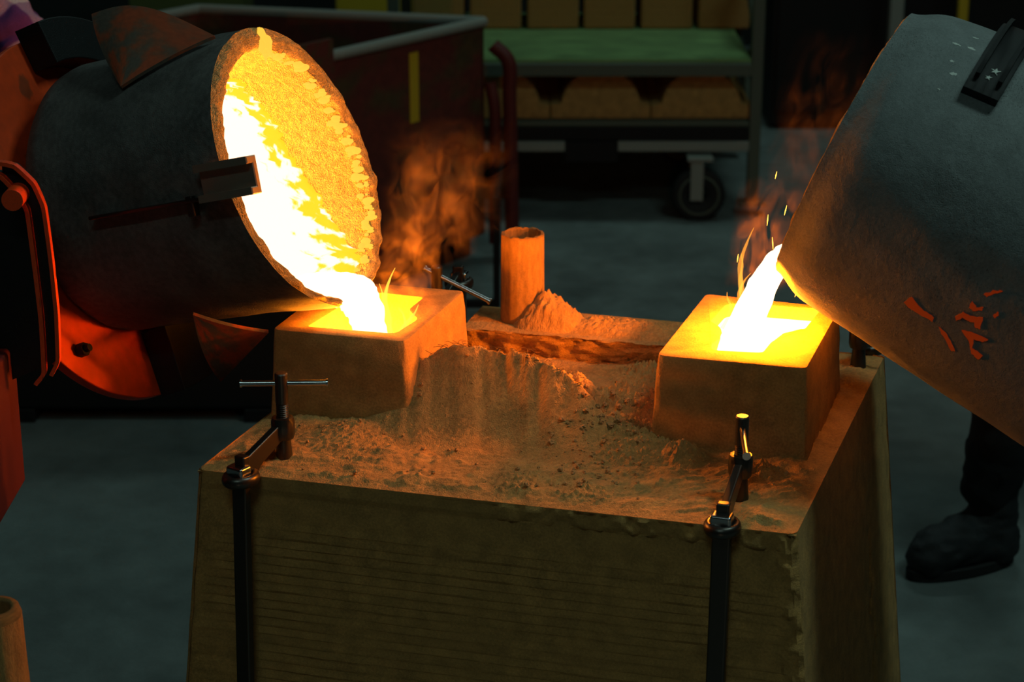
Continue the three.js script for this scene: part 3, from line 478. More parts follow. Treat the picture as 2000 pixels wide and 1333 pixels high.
// ---------------------------------------------------------------- screw clamps
function clamp4(label, x, z, bar, screwH, handle, floorDrop, slide = 0.004, lift = 0) { // bar: [dx, dz] from the screw to the bar; handle: direction of the tee bar
  const t = thing('screw_clamp', label, 'clamp', 'screw clamps holding the mould', V(x, TOP, z));
  const b = V(bar[0], 0, bar[1]), d = b.clone().normalize(), turn = Math.atan2(d.x, d.z), ARM = 0.058;
  // thread: lathe with rings below, smooth head above
  const pr = [[0, 0.004]]; for (let y = 0.006; y < screwH * 0.66; y += 0.0032) pr.push([0.0078, y], [0.0094, y + 0.0016]);
  pr.push([0.0094, screwH * 0.66], [0.0096, screwH * 0.68], [0.0096, screwH - 0.002], [0.0082, screwH], [0, screwH + 0.0002]);
  mesh('screw', toCreasedNormals(new THREE.LatheGeometry(pr.map((q) => new THREE.Vector2(...q)), 24), 0.5), M.darkSteel, t);
  mesh('swivel_pad', new THREE.CylinderGeometry(0.0105, 0.0135, 0.034, 24).translate(0, 0.0185, 0), M.darkSteel, t);
  mesh('boss', toCreasedNormals(new THREE.LatheGeometry([[0.0095, 0.035], [0.0155, 0.036], [0.0175, 0.043], [0.0175, 0.062], [0.0155, 0.068], [0.0095, 0.069]].map((q) => new THREE.Vector2(...q)), 28), 0.6), M.darkSteel, t);
  const len = b.length(), arm = boxAt(0.012, 0.026, len - 0.012, 0, 0, (len + 0.006) / 2, 0.002), ap = arm.attributes.position;
  for (let i = 0; i < ap.count; i++) { const k = ap.getZ(i) / len; ap.setY(i, ap.getY(i) * lerp(1, 1.35, k) + lerp(0.052, 0.012 + lift, k)); }
  arm.rotateY(turn); arm.computeVertexNormals(); mesh('arm', arm, M.darkSteel, t);
  const head = new THREE.Group(); head.name = 'slide_head'; head.position.copy(b).setY(0.004 + lift); head.rotation.y = turn; t.add(head);
  const ring = new THREE.TorusGeometry(0.020, 0.006, 12, 28); ring.rotateX(Math.PI / 2); ring.scale(1, 1.5, 1.15); mesh('collar', ring, M.darkSteel, head);
  mesh('cap', merged([boxAt(0.030, 0.022, 0.024, 0, 0.010, 0.004, 0.004)]), M.chrome, head);
  mesh('bar_end', merged([boxAt(0.019, 0.036, 0.014, 0, 0.016, -0.004, 0.003)]), M.darkSteel, head);
  const g = boxAt(0.026, TOP - floorDrop + lift, 0.013, 0, lift - (TOP - floorDrop + lift) / 2, 0, 0.003); const bar2 = mesh('bar', g, M.darkSteel, t); bar2.position.copy(b); bar2.rotation.set(0, turn, 0); bar2.rotateX(-0.032);
  if (handle) {
    const h = V(...handle).normalize(), c = V(0, screwH - 0.016, 0).addScaledVector(h, slide);
    mesh('tee_handle', merged([cylBetween(c.clone().addScaledVector(h, -0.062), c.clone().addScaledVector(h, 0.062), 0.0043, 0.0043, 14), cylBetween(c.clone().addScaledVector(h, -0.064), c.clone().addScaledVector(h, -0.061), 0.0058, 0.0058, 14), cylBetween(c.clone().addScaledVector(h, 0.061), c.clone().addScaledVector(h, 0.064), 0.0058, 0.0058, 14)]), M.chrome, t);
  }
  const jaw = mesh('lower_jaw', boxAt(0.026, 0.03, 0.03, 0, 0, 0, 0.003), M.darkSteel, t); jaw.position.copy(b).addScaledVector(d, 0.026).setY(floorDrop - TOP + 0.02); jaw.rotation.y = turn;
}
clamp4('steel screw clamp with a sideways tee handle beside the basin under the dark ladle', -0.336, -2.800, [-0.054, 0.078], 0.137, [1, 0, -0.03], 0.03);
clamp4('steel screw clamp with its tee handle end on, below the grey ladle', 0.320, -2.655, [-0.034, 0.103], 0.126, [-0.05, 0, 1], 0.03, 0.046);
clamp4('steel screw clamp tucked beneath the tipping grey ladle', 0.575, -3.205, [0.035, -0.092], 0.10, [1, 0, 0.25], 0.03);
clamp4('steel screw clamp behind the basin under the dark ladle, next to the riser tube', -0.128, -3.335, [0.034, -0.135], 0.137, [0.85, -0.35, 0.3], 0.03, 0.04, 0.06);

// ---------------------------------------------------------------- manipulator at the edge of the aisle
{
  const t = thing('ladle_manipulator', 'dark looped steel arm with a red housing holding the orange ring', 'manipulator', null, V(-0.968, 0.102, -2.828)); t.scale.setScalar(0.949);
  const at = (x, y, z) => V(x + 1.02, y, z + 2.98);
  mesh('column', boxAt(0.16, 1.107, 0.2, 0, 0.4465, 0, 0.01), M.black, t);
  mesh('foot', boxAt(0.4, 0.03, 0.4, 0, -0.092, 0, 0.005), M.black, t);
  const loop = (pts) => { // flat strip bent along the points, thickness across, width in depth
    const c = new THREE.CatmullRomCurve3(pts.map((p) => at(p[0], p[1], -2.95)), false, 'catmullrom', 0.2), th = 0.006, wd = 0.014, F = (s, z) => (u) => { const p = c.getPoint(u), q = c.getTangent(u), n = V(-q.y, q.x, 0).normalize(); return p.addScaledVector(n, s * th / 2).add(V(0, 0, z * wd / 2)); };
    const side = (s0, z0, s1, z1) => grid(60, 1, (u, v) => F(lerp(s0, s1, v), lerp(z0, z1, v))(u), 1, 0.05);
    return merged([side(-1, 1, 1, 1), side(1, 1, 1, -1), side(1, -1, -1, -1), side(-1, -1, -1, 1)]);
  };
  const outerP = [[-0.80, 1.255], [-0.757, 1.263], [-0.735, 1.258], [-0.710, 1.232], [-0.697, 1.195], [-0.692, 1.11], [-0.690, 1.03], [-0.693, 0.955], [-0.705, 0.93]], innerP = [[-0.80, 1.26], [-0.757, 1.243], [-0.736, 1.218], [-0.722, 1.19], [-0.717, 1.10], [-0.714, 1.02], [-0.716, 0.935], [-0.73, 0.915]];
  mesh('lit_edge_strip', loop(outerP), M.orange, t).userData.label = 'dark strip coloured orange for the light on its edge';  // orange colour stands in for red firelight on the dark strip edges
  mesh('lit_edge_strip', loop(innerP), M.orange, t).userData.label = 'dark strip coloured orange for the light on its edge';
  const s = new THREE.Shape([...outerP.slice(1, 8), ...innerP.slice(1, 7).reverse()].map((p) => new THREE.Vector2(p[0] + 1.02, p[1]))), wg = new THREE.ExtrudeGeometry(s, { depth: 0.012, bevelEnabled: false }); wg.translate(0, 0, 0.01); mesh('web', wg, M.black, t);
  const s2 = new THREE.Shape([[-0.80, 1.24], ...innerP.slice(1, 7), [-0.80, 0.90]].map((p) => new THREE.Vector2(p[0] + 1.02, p[1]))), wg2 = new THREE.ExtrudeGeometry(s2, { depth: 0.012, bevelEnabled: false }); wg2.translate(0, 0, -0.01); mesh('side_plate', wg2, M.black, t);
  mesh('boom', boxAt(0.30, 0.07, 0.07, 0.10, 1.05, -0.10, 0.008), M.black, t);
  mesh('pin', cylBetween(at(-0.735, 1.215, -2.99), at(-0.735, 1.215, -2.915), 0.016, 0.016, 24), M.orange, t);
  mesh('red_housing', boxAt(0.30, 0.235, 0.18, 0.097, 0.845, 0.06, 0.008), M.redPaint, t).userData.label = 'red painted steel housing';
}

// ---------------------------------------------------------------- small tube at the aisle
{
  const c = V(-0.682, 0.49, -2.42);
  tag(mesh('sand_block', boxAt(0.3, 0.49, 0.3, -0.74, 0.245, -2.42, 0.01), M.core), 'plain sand block under the thick tan tube', 'sand block');
  const t = thing('sand_tube', 'thick tan tube with a pale rim standing in the aisle', 'tube', null, c);
  const g = new THREE.LatheGeometry([[0.02, 0], [0.046, 0], [0.044, 0.1], [0.0395, 0.296], [0.036, 0.308], [0.028, 0.309], [0.024, 0.304], [0.022, 0.25], [0.02, 0]].map((p) => new THREE.Vector2(...p)), 48), p = g.attributes.position;
  for (let i = 0; i < p.count; i++) { const k = 1 + 0.03 * n3(p.getX(i) * 30, p.getY(i) * 30, p.getZ(i) * 30); p.setXYZ(i, p.getX(i) * k, p.getY(i), p.getZ(i) * k); }
  g.computeVertexNormals(); mesh('wall', g, M.sand, t);
}

// ---------------------------------------------------------------- red bin behind the dark ladle
{
  const C = V(-0.093, 0, -6.70), e = V(-0.616, 0, 0.788), w = V(-0.971, 0, -0.24), H = 0.803;
  const t = thing('scrap_bin', 'open dark red steel bin with a yellow tape stripe', 'bin', null, C.clone());
  const slab = (a, b, y0, y1, th, inward) => { const n = inward.clone().multiplyScalar(th), P = [a, b, b.clone().add(n), a.clone().add(n)], s = [[0, 1], [1, 2], [2, 3], [3, 0]].map(([i, j]) => grid(12, 8, (u, v) => P[i].clone().lerp(P[j], u).setY(lerp(y0, y1, v)), 1, 0.7)); s.push(grid(1, 1, (u, v) => P[0].clone().lerp(P[1], u).lerp(P[3].clone().lerp(P[2], u), v).setY(y1)), grid(1, 1, (u, v) => P[0].clone().lerp(P[1], u).lerp(P[3].clone().lerp(P[2], u), 1 - v).setY(y0))); return merged(s); };
  const O = V(0, 0, 0), a = e.clone().multiplyScalar(1.3), b = w.clone().multiplyScalar(1.0), c = a.clone().add(b);
  mesh('side_panel', slab(O, a, 0.09, H, 0.012, w), M.bin, t); mesh('side_panel', slab(b, c, 0.09, H, 0.012, w.clone().negate()), M.bin, t);
  mesh('end_panel', slab(O, b, 0.09, H, 0.012, e), M.bin, t); mesh('end_panel', slab(a, c, 0.09, H, 0.012, e.clone().negate()), M.bin, t);
  mesh('bottom', slab(O, b, 0.08, 0.1, 1.3, e), M.bin, t);
  for (const [p, q] of [[O, a], [O, b], [b, c], [a, c]]) mesh('rim_bar', cylBetween(p.clone().setY(H), q.clone().setY(H), 0.018, 0.018, 10), M.binRim, t);
  const nF = V(0.788, 0, 0.616);
  const p0 = e.clone().multiplyScalar(0.335).addScaledVector(nF, 0.003), tape = slab(p0, p0.clone().addScaledVector(e, 0.042), 0.53, 0.755, 0.003, nF.clone().negate()); mesh('tape_stripe', tape, M.yellow, t).userData.label = 'yellow tape stripe';
  const lugAt = e.clone().multiplyScalar(0.86); mesh('rim_lug', slab(lugAt.clone().addScaledVector(e, -0.11).addScaledVector(nF, 0.025), lugAt.clone().addScaledVector(e, 0.06).addScaledVector(nF, 0.025), 0.62, 0.86, 0.02, nF.clone().negate()), M.bin, t);
  const cv = new THREE.CatmullRomCurve3([V(0.03, 0.73, 0.02), V(0.08, 0.68, 0.03), V(0.085, 0.56, 0.03), V(0.09, 0.3, 0.03), V(0.095, 0.05, 0.03)]);
  mesh('bumper_tube', new THREE.TubeGeometry(cv, 40, 0.024, 14), M.redPaint, t); mesh('bumper_tube', new THREE.TubeGeometry(new THREE.CatmullRomCurve3([V(0.02, 0.60, 0.0), V(0.035, 0.52, 0.01), V(0.035, 0.3, 0.01), V(0.035, 0.05, 0.01)]), 30, 0.02, 12), M.redPaint, t);
  mesh('skid', slab(O.clone().addScaledVector(w, 0.05), a.clone().addScaledVector(w, 0.05), 0, 0.085, 0.08, w), M.black, t); mesh('skid', slab(b.clone().addScaledVector(w, -0.13), c.clone().addScaledVector(w, -0.13), 0, 0.085, 0.08, w), M.black, t);
  mesh('stand_leg', boxAt(0.022, 0.36, 0.022, 0.045, 0.18, 0.56, 0.003), M.black, t); mesh('stand_foot', boxAt(0.42, 0.02, 0.03, -0.16, 0.012, 0.56), M.black, t); mesh('stand_brace', cylBetween(V(0.045, 0.35, 0.56), V(0.06, 0.35, 0.03), 0.01), M.black, t);
}

// ---------------------------------------------------------------- trolley with sand moulds
{
  const t = thing('trolley', 'green topped steel trolley on casters carrying sand moulds', 'trolley', null, V(0.35, 0, -7.6));
  const X0 = -0.75, X1 = 0.50, ZF = 0.40, ZB = -0.55; // relative to the trolley
  mesh('top_shelf', (() => { const g = boxAt(X1 - X0, 0.03, ZF - ZB, (X0 + X1) / 2, 0.565, (ZF + ZB) / 2, 0.004); return g; })(), M.green, t).userData.label = 'green painted shelf';
  mesh('shelf_rail', boxAt(X1 - X0, 0.045, 0.03, (X0 + X1) / 2, 0.545, ZF + 0.012, 0.003), M.cartSteel, t);
  mesh('lower_deck', boxAt(X1 - X0, 0.035, ZF - ZB, (X0 + X1) / 2, 0.335, (ZF + ZB) / 2, 0.004), M.cartSteel, t);
  mesh('deck_rail', boxAt(X1 - X0, 0.05, 0.03, (X0 + X1) / 2, 0.312, ZF, 0.003), M.black, t);
  for (const [a, b] of [[-0.75, -0.16], [0.03, 0.50]]) mesh('fork_pocket_rail', boxAt(b - a, 0.036, 0.05, (a + b) / 2, 0.267, ZF, 0.003), M.binRim, t);
  mesh('fork_plate', boxAt(0.19, 0.075, 0.03, -0.065, 0.247, ZF + 0.005, 0.003), M.black, t);
  for (const [x, z] of [[X1 + 0.025, ZF - 0.04], [X1 + 0.025, ZB + 0.04], [X0 - 0.02, ZF - 0.04], [X0 - 0.02, ZB + 0.04]]) { const p = mesh('post', boxAt(0.042, 1.40, 0.042, x, 0.745, z, 0.004), M.cartSteel, t); const f = mesh('foot_plate', boxAt(0.10, 0.012, 0.08, x, 0.045, z, 0.003), M.cartSteel, p); }
  for (const [y0, y1] of [[0.30, 0.62], [0.62, 0.30], [0.66, 1.0], [0.95, 0.66]]) mesh('brace', cylBetween(V(X1 + 0.025, y0, ZF - 0.05), V(X1 + 0.025, y1, ZB + 0.05), 0.018, 0.018, 8), M.cartSteel, t);
  for (const [x, z] of [[0.323, 0.44], [-0.6, 0.42], [0.323, -0.42], [-0.6, -0.42]]) {
    const c = new THREE.Group(); c.name = 'caster'; c.position.set(x, 0, z); t.add(c);
    const tire = new THREE.LatheGeometry([[0.03, -0.02], [0.085, -0.024], [0.096, -0.016], [0.096, 0.016], [0.085, 0.024], [0.03, 0.02], [0.03, -0.02]].map((q) => new THREE.Vector2(...q)), 40); tire.rotateX(Math.PI / 2); tire.translate(0, 0.0965, 0); mesh('wheel', tire, M.rubber, c);
    const hub = new THREE.TorusGeometry(0.07, 0.004, 8, 32); hub.translate(0, 0.0965, 0.026); mesh('wheel_rim', hub, M.cartSteel, c);
    mesh('fork', merged([boxAt(0.045, 0.15, 0.006, -0.01, 0.155, 0.034), boxAt(0.045, 0.15, 0.006, -0.01, 0.155, -0.034), boxAt(0.09, 0.012, 0.09, 0, 0.232, 0)]), M.binRim, c);
  }
  // arched moulds on the lower deck
  for (let i = 0; i < 4; i++) {
    const w = 0.176, s = new THREE.Shape(); s.moveTo(-w, 0); s.lineTo(w, 0); s.lineTo(w, 0.045); s.lineTo(w - 0.035, 0.05); s.bezierCurveTo(w - 0.05, 0.12, w - 0.085, 0.155, w - 0.13, 0.16); s.lineTo(-(w - 0.13), 0.16); s.bezierCurveTo(-(w - 0.085), 0.155, -(w - 0.05), 0.12, -(w - 0.035), 0.05); s.lineTo(-w, 0.045); s.closePath();
    const g = new THREE.ExtrudeGeometry(s, { depth: 0.6, bevelEnabled: true, bevelSize: 0.003, bevelThickness: 0.004, bevelSegments: 1, curveSegments: 10 }); g.translate(0, 0.003, -0.6);
    const m = mesh('arched_mould', g, M.core); m.position.set(-0.405 + i * 0.362, 0.3545, -7.24 - 0.006); tag(m, 'arched tan sand mould on the lower deck of the green trolley', 'sand mould', 'arched moulds on the trolley');
  }
  for (let i = 0; i < 6; i++) { const g = boxAt(0.196, 0.26, 0.3, 0, 0.13, 0, 0.012), m = mesh('box_mould', g, M.core); m.position.set(-0.28 + i * 0.2175, 0.5805, -7.93); m.rotation.y = 0.01 * (i % 3 - 1); tag(m, 'boxy tan sand mould standing on the green shelf', 'sand mould', 'boxy moulds on the trolley'); }
}

// ---------------------------------------------------------------- far end of the hall
{
  const post = (name, x, z, w, h, m, label, cat) => { const g = boxAt(w, h, w, 0, h / 2, 0, 0.006); const b = boxAt(w * 2.2, 0.02, w * 2.2, 0, 0.01, 0, 0.003); const t = thing(name, label, cat, null, V(x, 0, z)); mesh('shaft', g, m, t); mesh('base_plate', b, M.cartSteel, t); };
  post('steel_post', 1.56, -8.3, 0.055, 2.4, M.binRim, 'pale steel post standing behind the grey ladle', 'post');
  post('yellow_post', 1.83, -8.3, 0.04, 2.2, M.yellow, 'yellow post before the added black backdrop behind the grey ladle', 'post');
  const crate = (x, z, w, h, d, m, label) => { const t = thing('storage_crate', label, 'crate', null, V(x, 0, z)); for (let k = 0; k < 4; k++) mesh('board', boxAt(w, h / 4 - 0.012, 0.02, 0, h / 8 + k * h / 4, d / 2, 0.003), m, t); mesh('carcass', boxAt(w, h, d - 0.02, 0, h / 2, -0.012, 0.004), m, t); };
  crate(-0.62, -9.4, 0.34, 0.75, 0.4, M.yellow, 'yellow boarded crate behind the dark red bin');
  crate(-1.45, -9.3, 0.5, 0.72, 0.4, std({ color: 0x5c6030, roughness: 0.9 }), 'olive boarded crate behind the dark red bin');
}

{
  const t = thing('dark_filler_box', 'black box added to darken the floor behind the orange ring', 'chest', null, V(-1.0, 0, -5.32));  // added black box that fills the dark area under the ladle
  mesh('body', boxAt(0.86, 0.56, 0.38, 0, 0.32, 0, 0.01), M.black, t); mesh('lid', boxAt(0.88, 0.04, 0.40, 0, 0.62, 0, 0.008), M.black, t);
  for (const x of [-0.33, 0.33]) mesh('skid', boxAt(0.1, 0.04, 0.38, x, 0.02, 0, 0.005), M.black, t); mesh('handle', cylBetween(V(-0.1, 0.45, 0.20), V(0.1, 0.45, 0.20), 0.01), M.cartSteel, t);
  const c = thing('dark_backdrop', 'tall black cabinet shape added to darken the space beside the green trolley', 'cabinet', null, V(1.85, 0, -8.85));  // added black cabinet shape that keeps the background dark here
  mesh('carcass', boxAt(1.5, 2.0, 0.5, 0, 1.02, 0, 0.006), M.black, c); for (const s of [-1, 1]) { const d = mesh('door', boxAt(0.72, 1.9, 0.02, s * 0.37, 1.03, 0.26, 0.004), M.black, c); mesh('handle', cylBetween(V(s * 0.05, 0.95, 0.285), V(s * 0.05, 1.1, 0.285), 0.008), M.cartSteel, d); } mesh('plinth', boxAt(1.44, 0.03, 0.46, 0, 0.015, 0), M.black, c);
}

// ---------------------------------------------------------------- workers
function headMeshes(t, c, r, face) { // face: yaw the head looks to
  const g = surfaceNet(V(-0.14, -0.17, -0.14), V(0.14, 0.16, 0.14), 0.006, (x, y, z) => {
    let d = Math.hypot(x / 0.78, y * 0.92, z / 0.95) - r; d = smin(d, Math.hypot(x / 0.8, y + 0.055, z - 0.02) - r * 0.62, 0.04); d = smin(d, Math.hypot(x * 1.3, y + 0.02, (z - 0.098)) - 0.018, 0.02);
    for (const s of [-1, 1]) { d = smin(d, Math.hypot((x - s * 0.082) * 2, y + 0.01, (z + 0.005) * 1.5) - 0.028, 0.012); d = Math.max(d, -(Math.hypot(x - s * 0.034, y - 0.008, z - 0.106) - 0.017)); }
    d = smin(d, Math.hypot(x, (y + 0.065) * 2.2, z - 0.085) - 0.02, 0.012); return smin(d, capsule([0, -0.06, -0.02], [0, -0.17, -0.03], 0.055, 0.06)(x, y, z), 0.03);
  });
  const m = mesh('head', g, M.skin, t); m.position.copy(c); m.rotation.y = face;
  for (const s of [-1, 1]) mesh('eye', new THREE.SphereGeometry(0.012, 16, 12).translate(s * 0.034, 0.008, 0.094), M.splash, m);
  const hat = new THREE.LatheGeometry([[0, 0.135], [0.06, 0.128], [0.1, 0.09], [0.115, 0.03], [0.13, 0.025], [0.112, 0.024], [0.095, 0.085], [0, 0.12]].map((q) => new THREE.Vector2(...q)), 40); hat.scale(0.95, 1, 1.1); mesh('hard_hat', hat, M.yellow, m);
}
function handMesh(t, name, wrist, dir, up, mat) {
  const D = dir.clone().normalize(), S = D.clone().cross(up).normalize(), N = S.clone().cross(D), at = (a, b, c) => [D.x * a + S.x * b + N.x * c, D.y * a + S.y * b + N.y * c, D.z * a + S.z * b + N.z * c];
  const parts = [capsule(at(0, 0.0, 0), at(0.06, 0.018, 0), 0.026, 0.021), capsule(at(0.0, -0.01, 0), at(0.06, -0.02, 0), 0.025, 0.02)], f = [];
  [[0.033, 0.07, 0.9], [0.012, 0.08, 1], [-0.011, 0.075, 0.95], [-0.031, 0.06, 0.85]].forEach(([b, l, k]) => f.push(capsule(at(0.07, b, 0), at(0.07 + l * 0.45, b * 1.08, -0.012), 0.0095, 0.009), capsule(at(0.07 + l * 0.45, b * 1.08, -0.012), at(0.07 + l * 0.75, b * 1.05, -0.042 * k), 0.009, 0.008)));
  f.push(capsule(at(0.012, 0.03, -0.008), at(0.05, 0.055, -0.03), 0.012, 0.0105), capsule(at(0.05, 0.055, -0.03), at(0.08, 0.05, -0.045), 0.0105, 0.009));
  const g = surfaceNet(V(-0.17, -0.17, -0.17), V(0.17, 0.17, 0.17), 0.0045, (x, y, z) => { let d = smin(parts[0](x, y, z), parts[1](x, y, z), 0.02), e = 1; for (const q of f) e = Math.min(e, q(x, y, z)); return smin(d, e, 0.008); });
  mesh(name, g, mat, t).position.copy(wrist);
}
function bodyMesh(t, bones, min, max, mat, folds = 0.006) {
  const caps = bones.map(([a, b, ra, rb]) => capsule(a, b, ra, rb));
  const g = surfaceNet(min, max, 0.014, (x, y, z) => { let d = 9; for (const c of caps) d = smin(d, c(x, y, z), 0.035); return d + folds * n3(x * 9, y * 16, z * 9) + folds * 0.5 * n3(x * 24, y * 34, z * 24); });
  const m = mesh('body', g, mat, t); m.userData.label = 'dark work clothes'; return m;
}
function boot(t, heel, toe, ankle, turnUp) {
  const o = heel.clone(), rel = (p) => [p.x - o.x, p.y, p.z - o.z], H = rel(heel), T = rel(toe), K = rel(ankle), mid = [(H[0] + T[0]) / 2, 0.075, (H[2] + T[2]) / 2];
  const caps = [capsule([H[0], 0.055, H[2]], mid, 0.05, 0.05), capsule(mid, [T[0], 0.052, T[2]], 0.052, 0.044), capsule([T[0], 0.05, T[2]], [T[0] * 0.9, 0.06, T[2] * 0.9], 0.044, 0.05), capsule([H[0], 0.06, H[2]], K, 0.052, 0.058)];
  const g = surfaceNet(V(-0.36, -0.01, -0.2), V(0.2, turnUp, 0.24), 0.007, (x, y, z) => { let d = 9; for (const c of caps) d = smin(d, c(x, y, z), 0.03); d += 0.004 * n3(x * 18, y * 40, z * 18); return Math.max(d, 0.012 - y, y - turnUp + 0.02); });
  const m = mesh('boot', g, M.leather, t); m.position.set(o.x, 0, o.z); m.userData.label = 'dark worn work boot';
  const d = V(T[0], 0, T[2]), len = d.length(), s = new THREE.Shape(); s.absellipse(0, 0, len / 2 + 0.052, 0.05, 0, Math.PI * 2); const sg = new THREE.ExtrudeGeometry(s, { depth: 0.02, bevelEnabled: true, bevelSize: 0.003, bevelThickness: 0.003, bevelSegments: 1, curveSegments: 24 }); sg.rotateX(-Math.PI / 2); sg.rotateY(-Math.atan2(d.z, d.x)); sg.translate(d.x / 2, 0.004, d.z / 2); mesh('sole', sg, M.rubber, m);
}
{ // worker behind the grey ladle: only one leg and boot show
  const t = thing('person', 'worker in black trousers and boots standing behind the grey ladle', 'person', null, V(0, 0, 0));
  bodyMesh(t, [
    [[1.075, 0.20, -4.245], [1.09, 0.50, -4.20], 0.066, 0.074], [[1.09, 0.50, -4.20], [1.22, 0.92, -4.30], 0.076, 0.098], [[1.44, 0.20, -4.36], [1.42, 0.50, -4.30], 0.062, 0.072], [[1.42, 0.50, -4.30], [1.36, 0.92, -4.38], 0.076, 0.098],
    [[1.22, 0.95, -4.30], [1.36, 0.95, -4.38], 0.11, 0.11], [[1.29, 0.98, -4.34], [1.28, 1.20, -4.32], 0.14, 0.14], [[1.28, 1.20, -4.32], [1.26, 1.40, -4.28], 0.15, 0.145], [[1.14, 1.44, -4.22], [1.38, 1.44, -4.36], 0.075, 0.075], [[1.26, 1.45, -4.28], [1.25, 1.54, -4.25], 0.07, 0.06],
    [[1.12, 1.43, -4.20], [1.14, 1.22, -3.98], 0.065, 0.052], [[1.14, 1.22, -3.98], [1.14, 1.12, -3.74], 0.052, 0.04], [[1.40, 1.43, -4.36], [1.48, 1.20, -4.20], 0.065, 0.052], [[1.48, 1.20, -4.20], [1.40, 1.10, -3.96], 0.052, 0.04]],
    V(0.9, 0.05, -4.6), V(1.65, 1.62, -3.66), M.cloth);
  headMeshes(t, V(1.24, 1.68, -4.22), 0.105, -0.6);
  handMesh(t, 'glove', V(1.14, 1.11, -3.72), V(-0.1, -0.3, 1), V(0, 1, 0.3), M.glove); handMesh(t, 'glove', V(1.40, 1.09, -3.94), V(-0.2, -0.3, 1), V(0, 1, 0.3), M.glove);
  boot(t, V(1.095, 0, -4.255), V(0.935, 0, -4.185), V(1.075, 0.26, -4.245), 0.26);
  boot(t, V(1.45, 0, -4.40), V(1.36, 0, -4.25), V(1.44, 0.26, -4.36), 0.26);
}
{ // worker at the far side of the ring: only a plaid sleeve shows
  const t = thing('person', 'worker in a purple and white plaid shirt behind the orange ring', 'person', null, V(0, 0, 0));
  bodyMesh(t, [
    [[-1.52, 0.20, -4.12], [-1.50, 0.50, -4.10], 0.062, 0.074], [[-1.50, 0.50, -4.10], [-1.48, 0.92, -4.14], 0.076, 0.098], [[-1.56, 0.20, -4.38], [-1.54, 0.50, -4.34], 0.062, 0.072], [[-1.54, 0.50, -4.34], [-1.50, 0.92, -4.30], 0.076, 0.098],
    [[-1.48, 0.95, -4.14], [-1.50, 0.95, -4.30], 0.11, 0.11], [[-1.49, 0.98, -4.22], [-1.47, 1.20, -4.22], 0.14, 0.14], [[-1.47, 1.20, -4.22], [-1.44, 1.36, -4.22], 0.15, 0.145], [[-1.43, 1.44, -4.08], [-1.44, 1.44, -4.36], 0.075, 0.075], [[-1.44, 1.45, -4.22], [-1.42, 1.54, -4.22], 0.07, 0.06],
    [[-1.44, 1.43, -4.38], [-1.38, 1.20, -4.46], 0.065, 0.052], [[-1.38, 1.20, -4.46], [-1.24, 1.12, -4.34], 0.052, 0.04]], V(-1.75, 0.05, -4.62), V(-1.15, 1.62, -3.9), M.cloth);
  const plaid = dataTex(256, (u, v) => { const st = (q, f, w) => smooth(w, w - 0.06, Math.abs(((q * f) % 1) - 0.5)); const a = st(u, 2, 0.16), b = st(v, 4, 0.16), wv = 0.9 + 0.1 * n2(u * 90, v * 90); const k = clamp(a * 0.55 + b * 0.55); return [lerp(0.42, 0.86, k) * wv, lerp(0.22, 0.84, k) * wv, lerp(0.50, 0.88, k) * wv]; }, true);
  const sl = sweep([V(-1.43, 1.43, -4.09), V(-1.22, 1.37, -4.03), V(-1.03, 1.305, -3.99), V(-0.965, 1.265, -3.965), V(-0.925, 1.215, -3.94)], [0.075, 0.066, 0.064, 0.058, 0.046], [0.078, 0.07, 0.066, 0.058, 0.046], V(0, 0, 1), 60, 32, 0.12);
  mesh('sleeve', sl, std({ map: rep(plaid, 1), roughness: 1 }), t).userData.label = 'purple and white plaid sleeve';
  handMesh(t, 'hand', V(-0.915, 1.20, -3.935), V(0.5, -0.85, 0.2), V(0.8, 0.5, 0), M.skin);
  handMesh(t, 'hand', V(-1.23, 1.11, -4.33), V(0.8, -0.4, 0.3), V(0.3, 0.9, 0), M.skin);
  headMeshes(t, V(-1.40, 1.68, -4.20), 0.105, 1.3);
  boot(t, V(-1.54, 0, -4.13), V(-1.38, 0, -4.10), V(-1.52, 0.26, -4.12), 0.26); boot(t, V(-1.58, 0, -4.39), V(-1.42, 0, -4.36), V(-1.56, 0.26, -4.38), 0.26);
}

